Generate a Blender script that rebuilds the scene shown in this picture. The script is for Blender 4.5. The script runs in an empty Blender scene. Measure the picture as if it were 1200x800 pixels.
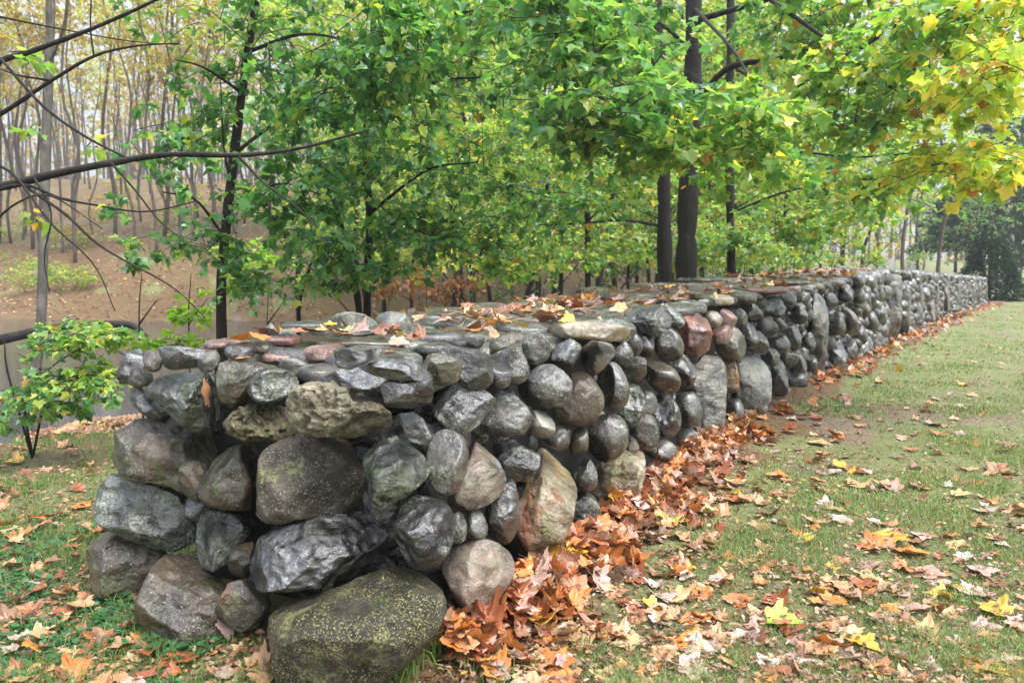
import bpy, bmesh, math, random
import numpy as np
from mathutils import Vector, Matrix
rng = np.random.default_rng(11)
random.seed(11)
SC = bpy.context.scene
COL = SC.collection
# ------------------------------------------------------------------ camera model (27 mm lens, eye 1.5 m, tilted 5.3 degrees down)
F = 900.0; PITCH = math.radians(5.3); EYE = 1.5
EYEV = np.array([0.0, 0.0, EYE])
def ray(px, py):
    cx = (px-600)/F; cy = (400-py)/F
    return np.array([cx, math.cos(PITCH)+cy*math.sin(PITCH), -math.sin(PITCH)+cy*math.cos(PITCH)])
def at(px, py, y):
    r = ray(px, py); return EYEV + r*(y/r[1])
def onz(px, py, z=0.0):
    r = ray(px, py); return EYEV + r*((z-EYE)/r[2])
def project(P):
    P = np.asarray(P, float) - EYEV
    f = P[..., 1]*math.cos(PITCH) - P[..., 2]*math.sin(PITCH)
    u = P[..., 1]*math.sin(PITCH) + P[..., 2]*math.cos(PITCH)
    f = np.maximum(f, 1e-3)
    return 600+F*P[..., 0]/f, 400-F*u/f, f
def smooth(a, b, x):
    t = np.clip((x-a)/(b-a), 0, 1); return t*t*(3-2*t)
# ------------------------------------------------------------------ noise
def _h(ix, iy, iz):
    n = (ix*374761393 + iy*668265263 + iz*2147483647 + 1013904223) & 0xFFFFFFFF
    n = ((n ^ (n >> 13))*1274126177) & 0xFFFFFFFF
    n = ((n ^ (n >> 16))*2246822519) & 0xFFFFFFFF
    return ((n ^ (n >> 15)) & 0xFFFF)/32767.5 - 1.0
def vnoise(P):
    P = np.asarray(P, float); i = np.floor(P).astype(np.int64); f = P-i; f = f*f*f*(f*(f*6-15)+10)
    x, y, z = i[..., 0], i[..., 1], i[..., 2]; fx, fy, fz = f[..., 0], f[..., 1], f[..., 2]
    def L(a, b, t): return a+(b-a)*t
    return L(L(L(_h(x,y,z),_h(x+1,y,z),fx), L(_h(x,y+1,z),_h(x+1,y+1,z),fx), fy),
             L(L(_h(x,y,z+1),_h(x+1,y,z+1),fx), L(_h(x,y+1,z+1),_h(x+1,y+1,z+1),fx), fy), fz)
def fbm(P, o=4, g=0.5):
    r = 0; a = 1.0
    for k in range(o):
        r = r+a*vnoise(P*(2**k)+17.3*k); a *= g
    return r
# ------------------------------------------------------------------ mesh helpers
class MB:
    """collects vertices, polygons (triangles or quads), a colour per vertex and a material slot per polygon"""
    def __init__(s): s.v=[]; s.f=[]; s.c=[]; s.m=[]; s.n=0; s.has_c=False
    def add(s, V, Fs, col=None, mat=0):
        V = np.asarray(V, float).reshape(-1, 3); Fs = np.asarray(Fs, int)
        s.v.append(V); s.f.append(Fs+s.n); s.n += len(V)
        s.m.append(np.full(len(Fs), mat, int))
        if col is None: s.c.append(np.ones((len(V), 3)))
        else:
            s.has_c = True; s.c.append(np.broadcast_to(np.asarray(col, float), (len(V), 3)))
        return s
    def build(s, name, mats, parent=None, origin=None, smooth_shade=True):
        V = np.concatenate(s.v); o = np.zeros(3) if origin is None else np.asarray(origin, float)
        me = bpy.data.meshes.new(name)
        tri = [f for f in s.f if f.shape[1] == 3]; tm = [m for f, m in zip(s.f, s.m) if f.shape[1] == 3]
        quad = [f for f in s.f if f.shape[1] == 4]; qm = [m for f, m in zip(s.f, s.m) if f.shape[1] == 4]
        loops = np.concatenate([f.ravel() for f in tri+quad]); nt = sum(len(f) for f in tri); nq = sum(len(f) for f in quad)
        me.vertices.add(len(V)); me.vertices.foreach_set('co', (V-o).ravel().astype(np.float32))
        me.loops.add(len(loops)); me.loops.foreach_set('vertex_index', loops.astype(np.int32))
        me.polygons.add(nt+nq)
        st = np.concatenate([np.arange(nt)*3, nt*3+np.arange(nq)*4]).astype(np.int32)
        me.polygons.foreach_set('loop_start', st)
        me.polygons.foreach_set('material_index', np.concatenate(tm+qm).astype(np.int32))
        me.polygons.foreach_set('use_smooth', np.full(nt+nq, smooth_shade))
        if s.has_c:
            a = me.color_attributes.new('tint', 'FLOAT_COLOR', 'POINT')
            C = np.concatenate(s.c); a.data.foreach_set('color', np.hstack([C, np.ones((len(C), 1))]).ravel().astype(np.float32))
        me.update(calc_edges=True); me.validate()
        for m in (mats if isinstance(mats, (list, tuple)) else [mats]): me.materials.append(m)
        ob = bpy.data.objects.new(name, me); COL.objects.link(ob)
        if parent is not None:
            ob.parent = parent; ob.location = Vector(o) - parent.location
        else: ob.location = Vector(o)
        return ob
def empty(name, loc):
    o = bpy.data.objects.new(name, None); COL.objects.link(o); o.location = Vector([float(a) for a in loc]); o.empty_display_size = .1; return o
def tag(o, label=None, cat=None, group=None, kind=None):
    if label: o['label'] = label
    if cat: o['category'] = cat
    if group: o['group'] = group
    if kind: o['kind'] = kind
    return o
def tube(mb, P, R, seg=8, col=None, mat=0, wob=0.0):
    """a tapering tube with a cap at both ends through the points P"""
    P = np.asarray(P, float); n = len(P); R = np.broadcast_to(np.asarray(R, float), (n,))
    T = np.gradient(P, axis=0); T /= np.linalg.norm(T, axis=1)[:, None]+1e-9
    up = np.array([0.31, 0.2, 0.93]) if abs(T[0, 2]) < 0.8 else np.array([1.0, 0.1, 0.0])
    A = np.cross(T, up); A /= np.linalg.norm(A, axis=1)[:, None]+1e-9; B = np.cross(T, A)
    th = np.arange(seg)*2*math.pi/seg
    V = P[:, None, :] + R[:, None, None]*(np.cos(th)[None, :, None]*A[:, None, :] + np.sin(th)[None, :, None]*B[:, None, :])
    V = V.reshape(-1, 3)
    if wob:
        V = V + wob*np.repeat(R, seg)[:, None]*np.stack([vnoise(V*7), vnoise(V*7+31), 0*V[:, 0]], 1)
    i = np.arange(n-1)[:, None]*seg; j = np.arange(seg)[None, :]; k = (j+1) % seg
    Fq = np.stack([i+j, i+k, i+seg+k, i+seg+j], -1).reshape(-1, 4)
    mb.add(np.vstack([V, P[:1], P[-1:]]), Fq, col, mat)
    base = mb.n-(n*seg+2)
    caps = [[n*seg, (q+1) % seg, q] for q in range(seg)]+[[n*seg+1, (n-1)*seg+q, (n-1)*seg+(q+1) % seg] for q in range(seg)]
    mb.f.append(np.array(caps)+base); mb.m.append(np.full(len(caps), mat, int))
def spline(P, n):
    P = np.asarray(P, float)
    if len(P) < 3: return P[0]+(P[-1]-P[0])*np.linspace(0, 1, n)[:, None]
    Q = np.vstack([2*P[0]-P[1], P, 2*P[-1]-P[-2]]); out = []
    for t in np.linspace(0, len(P)-1-1e-6, n):
        i = int(t); u = t-i; a, b, c, d = Q[i:i+4]
        out.append(0.5*((2*b)+(c-a)*u+(2*a-5*b+4*c-d)*u*u+(3*b-a-3*c+d)*u**3))
    return np.array(out)
# ------------------------------------------------------------------ materials
def newmat(name):
    m = bpy.data.materials.new(name); m.use_nodes = True; nt = m.node_tree; nt.nodes.clear(); return m, nt
def N(nt, typ, **kw):
    n = nt.nodes.new(typ)
    for k, v in kw.items():
        if k in ('loc',): continue
        if hasattr(n, k) and k not in ('inputs',): setattr(n, k, v)
    return n
def setin(n, **kw):
    for k, v in kw.items():
        n.inputs[k.replace('_', ' ')].default_value = v
def noise(nt, vec, scale, detail=5, rough=.55, dist=0.0):
    n = N(nt, 'ShaderNodeTexNoise'); setin(n, Scale=scale, Detail=detail, Roughness=rough, Distortion=dist)
    nt.links.new(vec, n.inputs['Vector']); return n.outputs['Fac']
def ramp(nt, fac, stops, interp='LINEAR'):
    r = N(nt, 'ShaderNodeValToRGB'); cr = r.color_ramp; cr.interpolation = interp
    while len(cr.elements) < len(stops): cr.elements.new(.5)
    for e, (p, c) in zip(cr.elements, stops):
        e.position = p; e.color = (*c, 1) if len(c) == 3 else c
    nt.links.new(fac, r.inputs['Fac']); return r.outputs['Color']
def mixc(nt, fac, a, b, mode='MIX'):
    m = N(nt, 'ShaderNodeMix'); m.data_type = 'RGBA'; m.blend_type = mode
    for sock, v in ((m.inputs[0], fac), (m.inputs[6], a), (m.inputs[7], b)):
        if hasattr(v, 'is_linked'): nt.links.new(v, sock)
        elif isinstance(v, (int, float)): sock.default_value = v
        else: sock.default_value = (*v, 1)
    return m.outputs[2]
def math_(nt, op, a, b=0.0):
    m = N(nt, 'ShaderNodeMath'); m.operation = op
    for sock, v in ((m.inputs[0], a), (m.inputs[1], b)):
        if hasattr(v, 'is_linked'): nt.links.new(v, sock)
        else: sock.default_value = v
    return m.outputs[0]
def step(nt, fac, a, b):
    m = N(nt, 'ShaderNodeMapRange'); m.interpolation_type = 'SMOOTHSTEP'
    nt.links.new(fac, m.inputs[0]); m.inputs[1].default_value = a; m.inputs[2].default_value = b
    return m.outputs[0]
def out_bsdf(nt, color, rough=.5, bump=None, bstr=.3, bdist=.02, spec=.5):
    b = N(nt, 'ShaderNodeBsdfPrincipled'); o = N(nt, 'ShaderNodeOutputMaterial')
    if hasattr(color, 'is_linked'): nt.links.new(color, b.inputs['Base Color'])
    else: b.inputs['Base Color'].default_value = (*color, 1)
    if hasattr(rough, 'is_linked'): nt.links.new(rough, b.inputs['Roughness'])
    else: b.inputs['Roughness'].default_value = rough
    b.inputs['Specular IOR Level'].default_value = spec
    if bump is not None:
        bn = N(nt, 'ShaderNodeBump'); setin(bn, Strength=bstr, Distance=bdist); nt.links.new(bump, bn.inputs['Height'])
        nt.links.new(bn.outputs[0], b.inputs['Normal'])
    nt.links.new(b.outputs[0], o.inputs[0]); return b, o
def objvec(nt, rand=True):
    tc = N(nt, 'ShaderNodeTexCoord')
    if not rand: return tc.outputs['Object']
    oi = N(nt, 'ShaderNodeObjectInfo'); mu = math_(nt, 'MULTIPLY', oi.outputs['Random'], 37.0)
    ad = N(nt, 'ShaderNodeVectorMath'); ad.operation = 'ADD'
    nt.links.new(tc.outputs['Object'], ad.inputs[0]); nt.links.new(mu, ad.inputs[1]); return ad.outputs[0]
def stone_mat(name, c1, c2, speck=(.5, .5, .45), spk=.0, lichen=(.3, .34, .26), lic=.0, moss=.0, r=(.22, .55), bump=.5, band=0.0, stain=None, scale=1.0, wet=.9, chip=.5, ior=1.66):
    tn = (1.08, 1.0, .82); c1 = tuple(x*.38*t for x, t in zip(c1, tn)); c2 = tuple(x*.60*t for x, t in zip(c2, tn)); bump = min(1.0, bump*1.6)
    m, nt = newmat(name); v = objvec(nt)
    n1 = noise(nt, v, 5*scale, 8, .62)
    lo = tuple(x*.55 for x in c1)
    col = ramp(nt, n1, [(.25, lo), (.45, c1), (.68, c2)])
    n2 = noise(nt, v, 45*scale, 6, .7)
    col = mixc(nt, .55, col, ramp(nt, n2, [(.3, (.45, .45, .45)), (.7, (1.35, 1.35, 1.35))]), 'MULTIPLY')
    hgt = n1
    if band:
        mp = N(nt, 'ShaderNodeMapping'); mp.inputs['Scale'].default_value = (2.5, 2.5, 13); mp.inputs['Rotation'].default_value = (.35, .3, 0); nt.links.new(v, mp.inputs[0])
        w = noise(nt, mp.outputs[0], 2.2*scale, 7, .6, .9)
        col = mixc(nt, band, col, ramp(nt, w, [(.35, (.6, .6, .6)), (.65, (1.4, 1.38, 1.35))]), 'MULTIPLY')
        hgt = math_(nt, 'ADD', hgt, math_(nt, 'MULTIPLY', w, .8*band))
    soft = math_(nt, 'ADD', hgt, math_(nt, 'MULTIPLY', noise(nt, v, 22*scale, 3, .5), .30))
    if stain:
        col = mixc(nt, step(nt, noise(nt, v, 3.2*scale, 4, .6), .5, .64), col, stain)
    if spk:
        sp = step(nt, noise(nt, v, 150, 2, .5), .70-.16*spk, .74-.16*spk)
        sp = math_(nt, 'MULTIPLY', sp, step(nt, noise(nt, v, 7, 3), .35, .55))
        col = mixc(nt, math_(nt, 'MULTIPLY', sp, .75), col, speck)
    if lic:
        a = step(nt, noise(nt, v, 8, 7, .65), .60-.16*lic, .70-.14*lic); b = step(nt, noise(nt, v, 70, 5, .7), .40, .58)
        lm = math_(nt, 'MULTIPLY', a, b)
        col = mixc(nt, math_(nt, 'MULTIPLY', lm, .85), col, lichen)
        hgt = math_(nt, 'ADD', hgt, math_(nt, 'MULTIPLY', lm, .06))
    if moss:
        a = step(nt, noise(nt, v, 6, 6, .6, .4), .62-.2*moss, .78-.2*moss)
        col = mixc(nt, math_(nt, 'MULTIPLY', a, .7), col, mixc(nt, noise(nt, v, 60, 3), (.03, .055, .012), (.09, .12, .03)))
    hgt = math_(nt, 'ADD', hgt, math_(nt, 'MULTIPLY', noise(nt, v, 34, 8, .68), .42))
    hgt = math_(nt, 'ADD', hgt, math_(nt, 'MULTIPLY', noise(nt, v, 85, 6, .7), .30))
    hgt = math_(nt, 'ADD', hgt, math_(nt, 'MULTIPLY', noise(nt, v, 230, 3, .6), .12))
    rg = N(nt, 'ShaderNodeMapRange'); nt.links.new(noise(nt, v, 11, 5, .6), rg.inputs[0])
    rg.inputs[1].default_value = .3; rg.inputs[2].default_value = .68; rg.inputs[3].default_value = r[0]*.85; rg.inputs[4].default_value = r[1]*.9
    if chip:                                                          # broken, facetted skin
        wn = N(nt, 'ShaderNodeTexNoise'); setin(wn, Scale=6.0*scale, Detail=3.0); nt.links.new(v, wn.inputs['Vector'])
        va = N(nt, 'ShaderNodeVectorMath'); va.operation = 'MULTIPLY_ADD'; nt.links.new(wn.outputs['Color'], va.inputs[0]); va.inputs[1].default_value = (.10, .10, .10); nt.links.new(v, va.inputs[2])
        vo = N(nt, 'ShaderNodeTexVoronoi'); vo.feature = 'F1'; setin(vo, Scale=9.0*scale); nt.links.new(va.outputs[0], vo.inputs['Vector'])
        v2 = N(nt, 'ShaderNodeTexVoronoi'); v2.feature = 'F1'; setin(v2, Scale=24.0*scale); nt.links.new(va.outputs[0], v2.inputs['Vector'])
        hgt = math_(nt, 'ADD', hgt, math_(nt, 'ADD', math_(nt, 'MULTIPLY', vo.outputs['Distance'], chip), math_(nt, 'MULTIPLY', v2.outputs['Distance'], chip*.4)))
        soft = math_(nt, 'ADD', soft, math_(nt, 'MULTIPLY', vo.outputs['Distance'], chip))
    b, o = out_bsdf(nt, col, rg.outputs[0], hgt, bump, .05, .32)
    cw = step(nt, noise(nt, v, 4.5, 5, .6), .28, .55); nt.links.new(math_(nt, 'MULTIPLY', cw, wet), b.inputs['Coat Weight'])
    b.inputs['Coat Roughness'].default_value = max(.06, r[0]*.75); b.inputs['Coat IOR'].default_value = ior
    cb = N(nt, 'ShaderNodeBump'); setin(cb, Strength=bump*.8, Distance=.045); nt.links.new(math_(nt, 'ADD', math_(nt, 'MULTIPLY', hgt, .32), math_(nt, 'MULTIPLY', soft, .6)), cb.inputs['Height']); nt.links.new(cb.outputs[0], b.inputs['Coat Normal'])
    return m
G = {}
G['dark'] = stone_mat('wet dark basalt', (.040, .042, .048), (.085, .088, .095), spk=.3, lic=.35, r=(.13, .36), bump=.6, chip=1.0, ior=2.0)
G['black'] = stone_mat('wet black schist', (.020, .021, .025), (.055, .057, .064), spk=.15, lic=.25, r=(.10, .32), bump=.8, band=.5, chip=1.2, ior=2.2)
G['gloss'] = stone_mat('polished green black stone', (.022, .026, .026), (.060, .066, .062), lic=.2, lichen=(.12, .13, .09), moss=.25, r=(.07, .24), bump=.6, chip=1.3, ior=2.5)
G['grey'] = stone_mat('grey fieldstone', (.085, .085, .088), (.165, .163, .160), spk=.5, lic=.5, r=(.24, .5), bump=.5)
G['cobble'] = stone_mat('wet grey cobble', (.068, .067, .060), (.135, .131, .116), spk=.55, speck=(.36, .36, .32), lic=.25, moss=.3, r=(.14, .34), bump=.40, chip=.25, ior=1.8)
G['brown'] = stone_mat('brown grey fieldstone', (.095, .072, .046), (.19, .150, .100), spk=.4, lic=.4, lichen=(.24, .27, .16), moss=.55, r=(.25, .55), bump=.6)
G['tan'] = stone_mat('tan grey granite', (.16, .14, .122), (.30, .27, .24), spk=.6, lic=.35, lichen=(.30, .33, .13), r=(.38, .65), bump=.7, wet=.15)
G['green'] = stone_mat('green grey stone', (.060, .080, .066), (.150, .180, .150), spk=.3, lic=.7, moss=.55, r=(.14, .40), bump=.8, band=.25, chip=1.1, ior=1.95)
G['speckle'] = stone_mat('lichen speckled boulder', (.062, .060, .050), (.115, .112, .095), spk=.85, speck=(.42, .39, .14), lic=.4, lichen=(.29, .29, .12), moss=.25, r=(.35, .6), bump=.7, wet=.25)
G['granite'] = stone_mat('pale speckled granite', (.26, .245, .225), (.66, .63, .58), spk=.5, speck=(.03, .03, .03), lic=.3, r=(.22, .5), bump=.8, stain=(.20, .13, .09))
G['pinkgranite'] = stone_mat('pinkish granite', (.30, .235, .20), (.58, .47, .41), spk=.6, speck=(.5, .48, .45), lic=.4, lichen=(.30, .32, .20), r=(.3, .6), bump=.7, stain=(.15, .155, .12))
G['pitted'] = stone_mat('pale pitted limestone', (.48, .44, .34), (.86, .82, .74), lic=.4, lichen=(.36, .37, .20), r=(.35, .7), bump=1.0, stain=(.20, .19, .12), scale=2.2, wet=.3, chip=.9)
G['pittedolive'] = stone_mat('olive pitted limestone', (.22, .20, .12), (.48, .45, .32), lic=.5, lichen=(.20, .22, .09), moss=.35, r=(.35, .7), bump=1.0, stain=(.13, .12, .06), scale=2.2, wet=.3, chip=.9)
G['ochre'] = stone_mat('ochre stained slab', (.40, .33, .22), (.80, .76, .66), spk=.3, lic=.6, lichen=(.28, .31, .13), r=(.3, .6), bump=.9, stain=(.27, .115, .06), scale=1.3, wet=.5, chip=.9)
G['red'] = stone_mat('dull red sandstone', (.22, .090, .075), (.42, .20, .17), spk=.3, speck=(.4, .3, .28), r=(.25, .5), bump=.4)
G['pink'] = stone_mat('pink flecked granite', (.40, .22, .21), (.66, .44, .42), spk=.7, speck=(.55, .5, .5), r=(.3, .55), bump=.5)
G['cream'] = stone_mat('cream limestone slab', (.55, .51, .40), (.84, .80, .68), spk=.2, speck=(.2, .18, .1), lic=.3, lichen=(.33, .31, .18), r=(.35, .6), bump=.5)
G['pale'] = stone_mat('pale blue grey slab', (.32, .345, .35), (.58, .61, .60), spk=.4, lic=.5, lichen=(.30, .35, .27), r=(.3, .55), bump=.6)
G['slate'] = stone_mat('blue grey flagstone', (.090, .096, .105), (.20, .21, .215), spk=.4, lic=.45, r=(.16, .42), bump=.45, band=.2)
G['olive'] = stone_mat('olive smooth stone', (.085, .080, .058), (.155, .148, .112), spk=.1, lic=.15, r=(.13, .3), bump=.25, chip=.1)
G['pillar'] = stone_mat('upright grey slab', (.14, .14, .142), (.30, .298, .285), spk=.4, lic=.5, moss=.2, r=(.3, .55), bump=.7, band=.4)
G['rust'] = stone_mat('rusty wedge stone', (.085, .080, .055), (.165, .155, .11), spk=.3, lic=.5, lichen=(.22, .24, .12), moss=.3, r=(.35, .6), bump=.6, stain=(.17, .085, .035))
for k, c in (('farstone', 1.0),):
    G['far1'] = stone_mat('grey wall cobble', (.095, .097, .102), (.18, .183, .188), spk=.3, lic=.3, r=(.2, .45), bump=.4)
    G['far2'] = stone_mat('warm grey wall cobble', (.13, .12, .105), (.26, .245, .22), spk=.3, lic=.3, r=(.25, .5), bump=.4)
    G['far3'] = stone_mat('dark wall cobble', (.055, .057, .062), (.115, .118, .122), spk=.3, lic=.2, r=(.18, .4), bump=.4)
m, nt = newmat('packed rubble with gap shade'); v = objvec(nt, False)
n_ = noise(nt, v, 6, 8, .7); out_bsdf(nt, ramp(nt, n_, [(.3, (.005, .0045, .004)), (.7, (.016, .014, .012))]), .8, n_, 1.0, .08); G['core'] = m  # shade of the wall's gaps is put into this near black rubble colour
def leaf_mat(name, trans=.5, rough=.22, spec=.5, vein=.25):
    m, nt = newmat(name); a = N(nt, 'ShaderNodeAttribute'); a.attribute_name = 'tint'
    tc = N(nt, 'ShaderNodeTexCoord')
    n1 = noise(nt, tc.outputs['Object'], 28, 3)
    c = mixc(nt, vein, a.outputs['Color'], ramp(nt, n1, [(.3, (.55, .5, .45)), (.7, (1.3, 1.3, 1.2))]), 'MULTIPLY')
    b, o = out_bsdf(nt, c, rough, None, spec=spec)
    if trans:
        t = N(nt, 'ShaderNodeBsdfTranslucent'); nt.links.new(mixc(nt, 1.0, c, (1.5, 1.6, .7), 'MULTIPLY'), t.inputs[0])
        mx = N(nt, 'ShaderNodeMixShader'); mx.inputs[0].default_value = trans
        nt.links.new(b.outputs[0], mx.inputs[1]); nt.links.new(t.outputs[0], mx.inputs[2]); nt.links.new(mx.outputs[0], o.inputs[0])
    return m
M_LEAF = leaf_mat('green maple foliage')
M_GRASS = leaf_mat('grass blade', .25, .5, .3, .0)
M_DEAD = leaf_mat('wet fallen leaf', .08, .38, .5, .45)
def bark_mat(name, c1, c2, s=1.0, bump=.8, moss=0):
    m, nt = newmat(name); tc = N(nt, 'ShaderNodeTexCoord'); mp = N(nt, 'ShaderNodeMapping'); mp.inputs['Scale'].default_value = (1, 1, .22)
    nt.links.new(tc.outputs['Object'], mp.inputs[0]); v = mp.outputs[0]
    n1 = noise(nt, v, 38*s, 8, .65, .3); c = ramp(nt, n1, [(.3, c1), (.7, c2)])
    n2 = noise(nt, tc.outputs['Object'], 5, 5, .6)
    c = mixc(nt, math_(nt, 'MULTIPLY', step(nt, n2, .5, .68), .55), c, tuple(x*1.5 for x in c2) if not moss else (.06, .085, .03))
    out_bsdf(nt, c, .75, n1, bump, .02, .2); return m
M_BARK = bark_mat('dark wet maple bark', (.010, .009, .008), (.034, .030, .026))
M_BARK2 = bark_mat('pale grey bark', (.055, .052, .045), (.15, .14, .12), .7)
M_BARK3 = bark_mat('brown bark', (.045, .034, .026), (.12, .095, .075), .7)
M_TWIG = bark_mat('dark twig', (.020, .016, .014), (.055, .045, .040), 1.5)
# ------------------------------------------------------------------ plan of the wall and the lie of the land
PATH = spline([(-.33, 2.68), (.48, 4.22), (1.29, 5.75), (2.10, 7.15), (4.32, 10.65), (8.0, 16.05), (12.25, 22.0), (20.15, 32.7)], 160)
WD = np.array([.454, .891]); WL = np.array([-.891, .454])           # first direction of the wall, and leftwards along its end
def ztop(y): return np.interp(y, [2, 3.4, 5.7, 7, 10.6, 13, 16, 22, 32.6], [1.13, 1.16, 1.19, 1.23, 1.29, 1.40, 1.50, 1.42, 1.20])
def wall_n(x, y):
    """signed distance from the line of the front face (positive behind it, to the left) for arrays"""
    x = np.asarray(x, float); y = np.asarray(y, float)
    A = PATH[:-1:3]; B = np.vstack([PATH[3::3], PATH[-1:]])[:len(A)]
    A = np.vstack([[PATH[0]-WD*30], A, [PATH[-1]]]); B = np.vstack([[PATH[0]], B, [PATH[-1]+(PATH[-1]-PATH[-4])/np.linalg.norm(PATH[-1]-PATH[-4])*900]])
    best = np.full(x.shape, 1e9); sg = np.zeros(x.shape)
    for a, b in zip(A, B):
        d = b-a; L2 = d@d+1e-12
        t = np.clip(((x-a[0])*d[0]+(y-a[1])*d[1])/L2, 0, 1)
        qx = x-(a[0]+t*d[0]); qy = y-(a[1]+t*d[1]); D = np.hypot(qx, qy); s = np.sign(d[0]*qy-d[1]*qx)
        w = D < best; best = np.where(w, D, best); sg = np.where(w, s, sg)
    return best*sg
def zg(x, y):
    x = np.asarray(x, float); y = np.asarray(y, float); n = wall_n(x, y)
    east = smooth(2, 16, x-.25*y+2)
    bank = -.95*smooth(2.0, 13, n)*(1-east)
    fb = 33+3*np.sin(x*.12)+.25*np.maximum(0, x+10)
    hill = .32*np.maximum(0, y-fb)*smooth(-1, 14, n)
    hill = np.where(hill > 0, 22*(1-np.exp(-hill/22)), 0)*(1-.8*smooth(-4, 14, x-.30*y))
    lawn = .012*np.maximum(0, y-30)*(n < 3)
    b = .035*vnoise(np.stack([x*.9, y*.9, 0*x], -1))+.018*vnoise(np.stack([x*3.1, y*3.1, 0*x+5], -1))+.3*vnoise(np.stack([x*.11, y*.11, 0*x+9], -1))*smooth(30, 60, y)
    drift = .05*np.exp(-(np.minimum(n, 0)+.12)**2/.09)*(n < .2)*smooth(2.4, 4, y)
    return bank+hill+lawn+b*np.clip(1+.6*smooth(3, 8, n), 0, 3)+drift
# ------------------------------------------------------------------ ground, one sheet to the horizon
front = np.concatenate([np.linspace(-50, 50, 420), np.linspace(50, 310, 90)[1:-1]])
rad = np.concatenate([[.05], np.geomspace(.5, 900, 230)])
th = np.radians(front)[None, :]; R = rad[:, None]
gx = R*np.sin(th); gy = R*np.cos(th); gz = zg(gx, gy)
na = len(front); nr = len(rad)
i = np.arange(nr-1)[:, None]*na; j = np.arange(na)[None, :]; k = (j+1) % na
mb = MB()
n_ = wall_n(gx, gy)
pt = np.stack([gx, gy, 0*gx], -1)
lit = smooth(1.6, 2.4, n_)*(.45+.55*smooth(4, 12, n_))*np.clip(.75+.5*fbm(pt*.8, 3), 0, 1)     # litter of the woods
lit = lit*(1-.95*smooth(0, 7, gx-.25*gy+2))
lit = np.maximum(lit, smooth(-.75, -.05, n_+.25*fbm(pt*2.2, 3))*.95*(n_ < .4))
grn = np.clip(.5+.7*fbm(pt*1.3+4, 4), 0, 1)
mb.add(np.stack([gx, gy, gz], -1), np.stack([i+j, i+k, i+na+k, i+na+j], -1).reshape(-1, 4)[:, ::-1], np.stack([lit, grn, smooth(20, 60, n_+gy*.2)], -1).reshape(-1, 3))
m, nt = newmat('lawn and leaf mould'); a = N(nt, 'ShaderNodeAttribute'); a.attribute_name = 'tint'
sp = N(nt, 'ShaderNodeSeparateColor'); nt.links.new(a.outputs['Color'], sp.inputs[0]); v = objvec(nt, False)
f1 = noise(nt, v, 30, 8, .75); f2 = noise(nt, v, 4, 6, .7); f3 = noise(nt, v, 90, 4, .7)
soil = ramp(nt, f1, [(.3, (.075, .052, .036)), (.5, (.17, .125, .085)), (.72, (.34, .26, .18))])
grs = ramp(nt, f1, [(.3, (.070, .082, .030)), (.5, (.145, .165, .060)), (.72, (.27, .255, .12))])
lawnc = mixc(nt, step(nt, math_(nt, 'ADD', math_(nt, 'MULTIPLY', sp.outputs[1], .6), math_(nt, 'MULTIPLY', f2, .5)), .26, .46), soil, grs)
litc = ramp(nt, f1, [(.28, (.040, .026, .014)), (.44, (.088, .056, .027)), (.56, (.17, .105, .046)), (.72, (.29, .20, .09))])
far = mixc(nt, step(nt, noise(nt, v, .16, 6, .7), .50, .62), (.115, .070, .032), (.15, .130, .042))
litc = mixc(nt, math_(nt, 'MULTIPLY', sp.outputs[2], .6), litc, far)
gc = mixc(nt, step(nt, math_(nt, 'ADD', sp.outputs[0], math_(nt, 'MULTIPLY', math_(nt, 'SUBTRACT', f3, .5), .5)), .3, .6), lawnc, litc)
out_bsdf(nt, gc, .7, math_(nt, 'ADD', f1, math_(nt, 'MULTIPLY', f3, .5)), .8, .03, .3)
tag(mb.build('ground', m), kind='structure')
# ------------------------------------------------------------------ pond
m, nt = newmat('still grey water'); v = objvec(nt, False); w_ = noise(nt, v, 2.2, 4, .6)
b, o = out_bsdf(nt, (.040, .039, .044), .13, w_, .05, .05, .5)
mb = MB(); mb.add([(-60, 4, -.56), (12, 4, -.56), (12, 52, -.56), (-60, 52, -.56)], [[0, 1, 2, 3]]); tag(mb.build('water', m), kind='structure')
# ------------------------------------------------------------------ camera, sky, sun
cam = bpy.data.cameras.new('camera'); co = bpy.data.objects.new('camera', cam); COL.objects.link(co)
cam.sensor_width = 36; cam.lens = 27; cam.clip_end = 3000; co.location = (0, 0, EYE); co.rotation_euler = (math.radians(90-5.3), 0, 0)
cam.dof.use_dof = True; cam.dof.focus_distance = 4.4; cam.dof.aperture_fstop = 3.2
SC.camera = co
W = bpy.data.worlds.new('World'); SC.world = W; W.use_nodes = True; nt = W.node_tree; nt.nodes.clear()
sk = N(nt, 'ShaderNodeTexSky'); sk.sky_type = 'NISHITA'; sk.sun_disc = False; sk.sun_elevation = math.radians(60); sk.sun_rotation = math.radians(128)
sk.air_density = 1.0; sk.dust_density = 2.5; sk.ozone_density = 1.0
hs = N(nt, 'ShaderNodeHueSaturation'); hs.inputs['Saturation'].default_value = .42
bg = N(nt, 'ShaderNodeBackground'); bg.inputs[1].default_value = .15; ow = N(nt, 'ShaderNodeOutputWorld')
tcw = N(nt, 'ShaderNodeTexCoord'); sx = N(nt, 'ShaderNodeSeparateXYZ'); nt.links.new(tcw.outputs['Generated'], sx.inputs[0])
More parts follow.
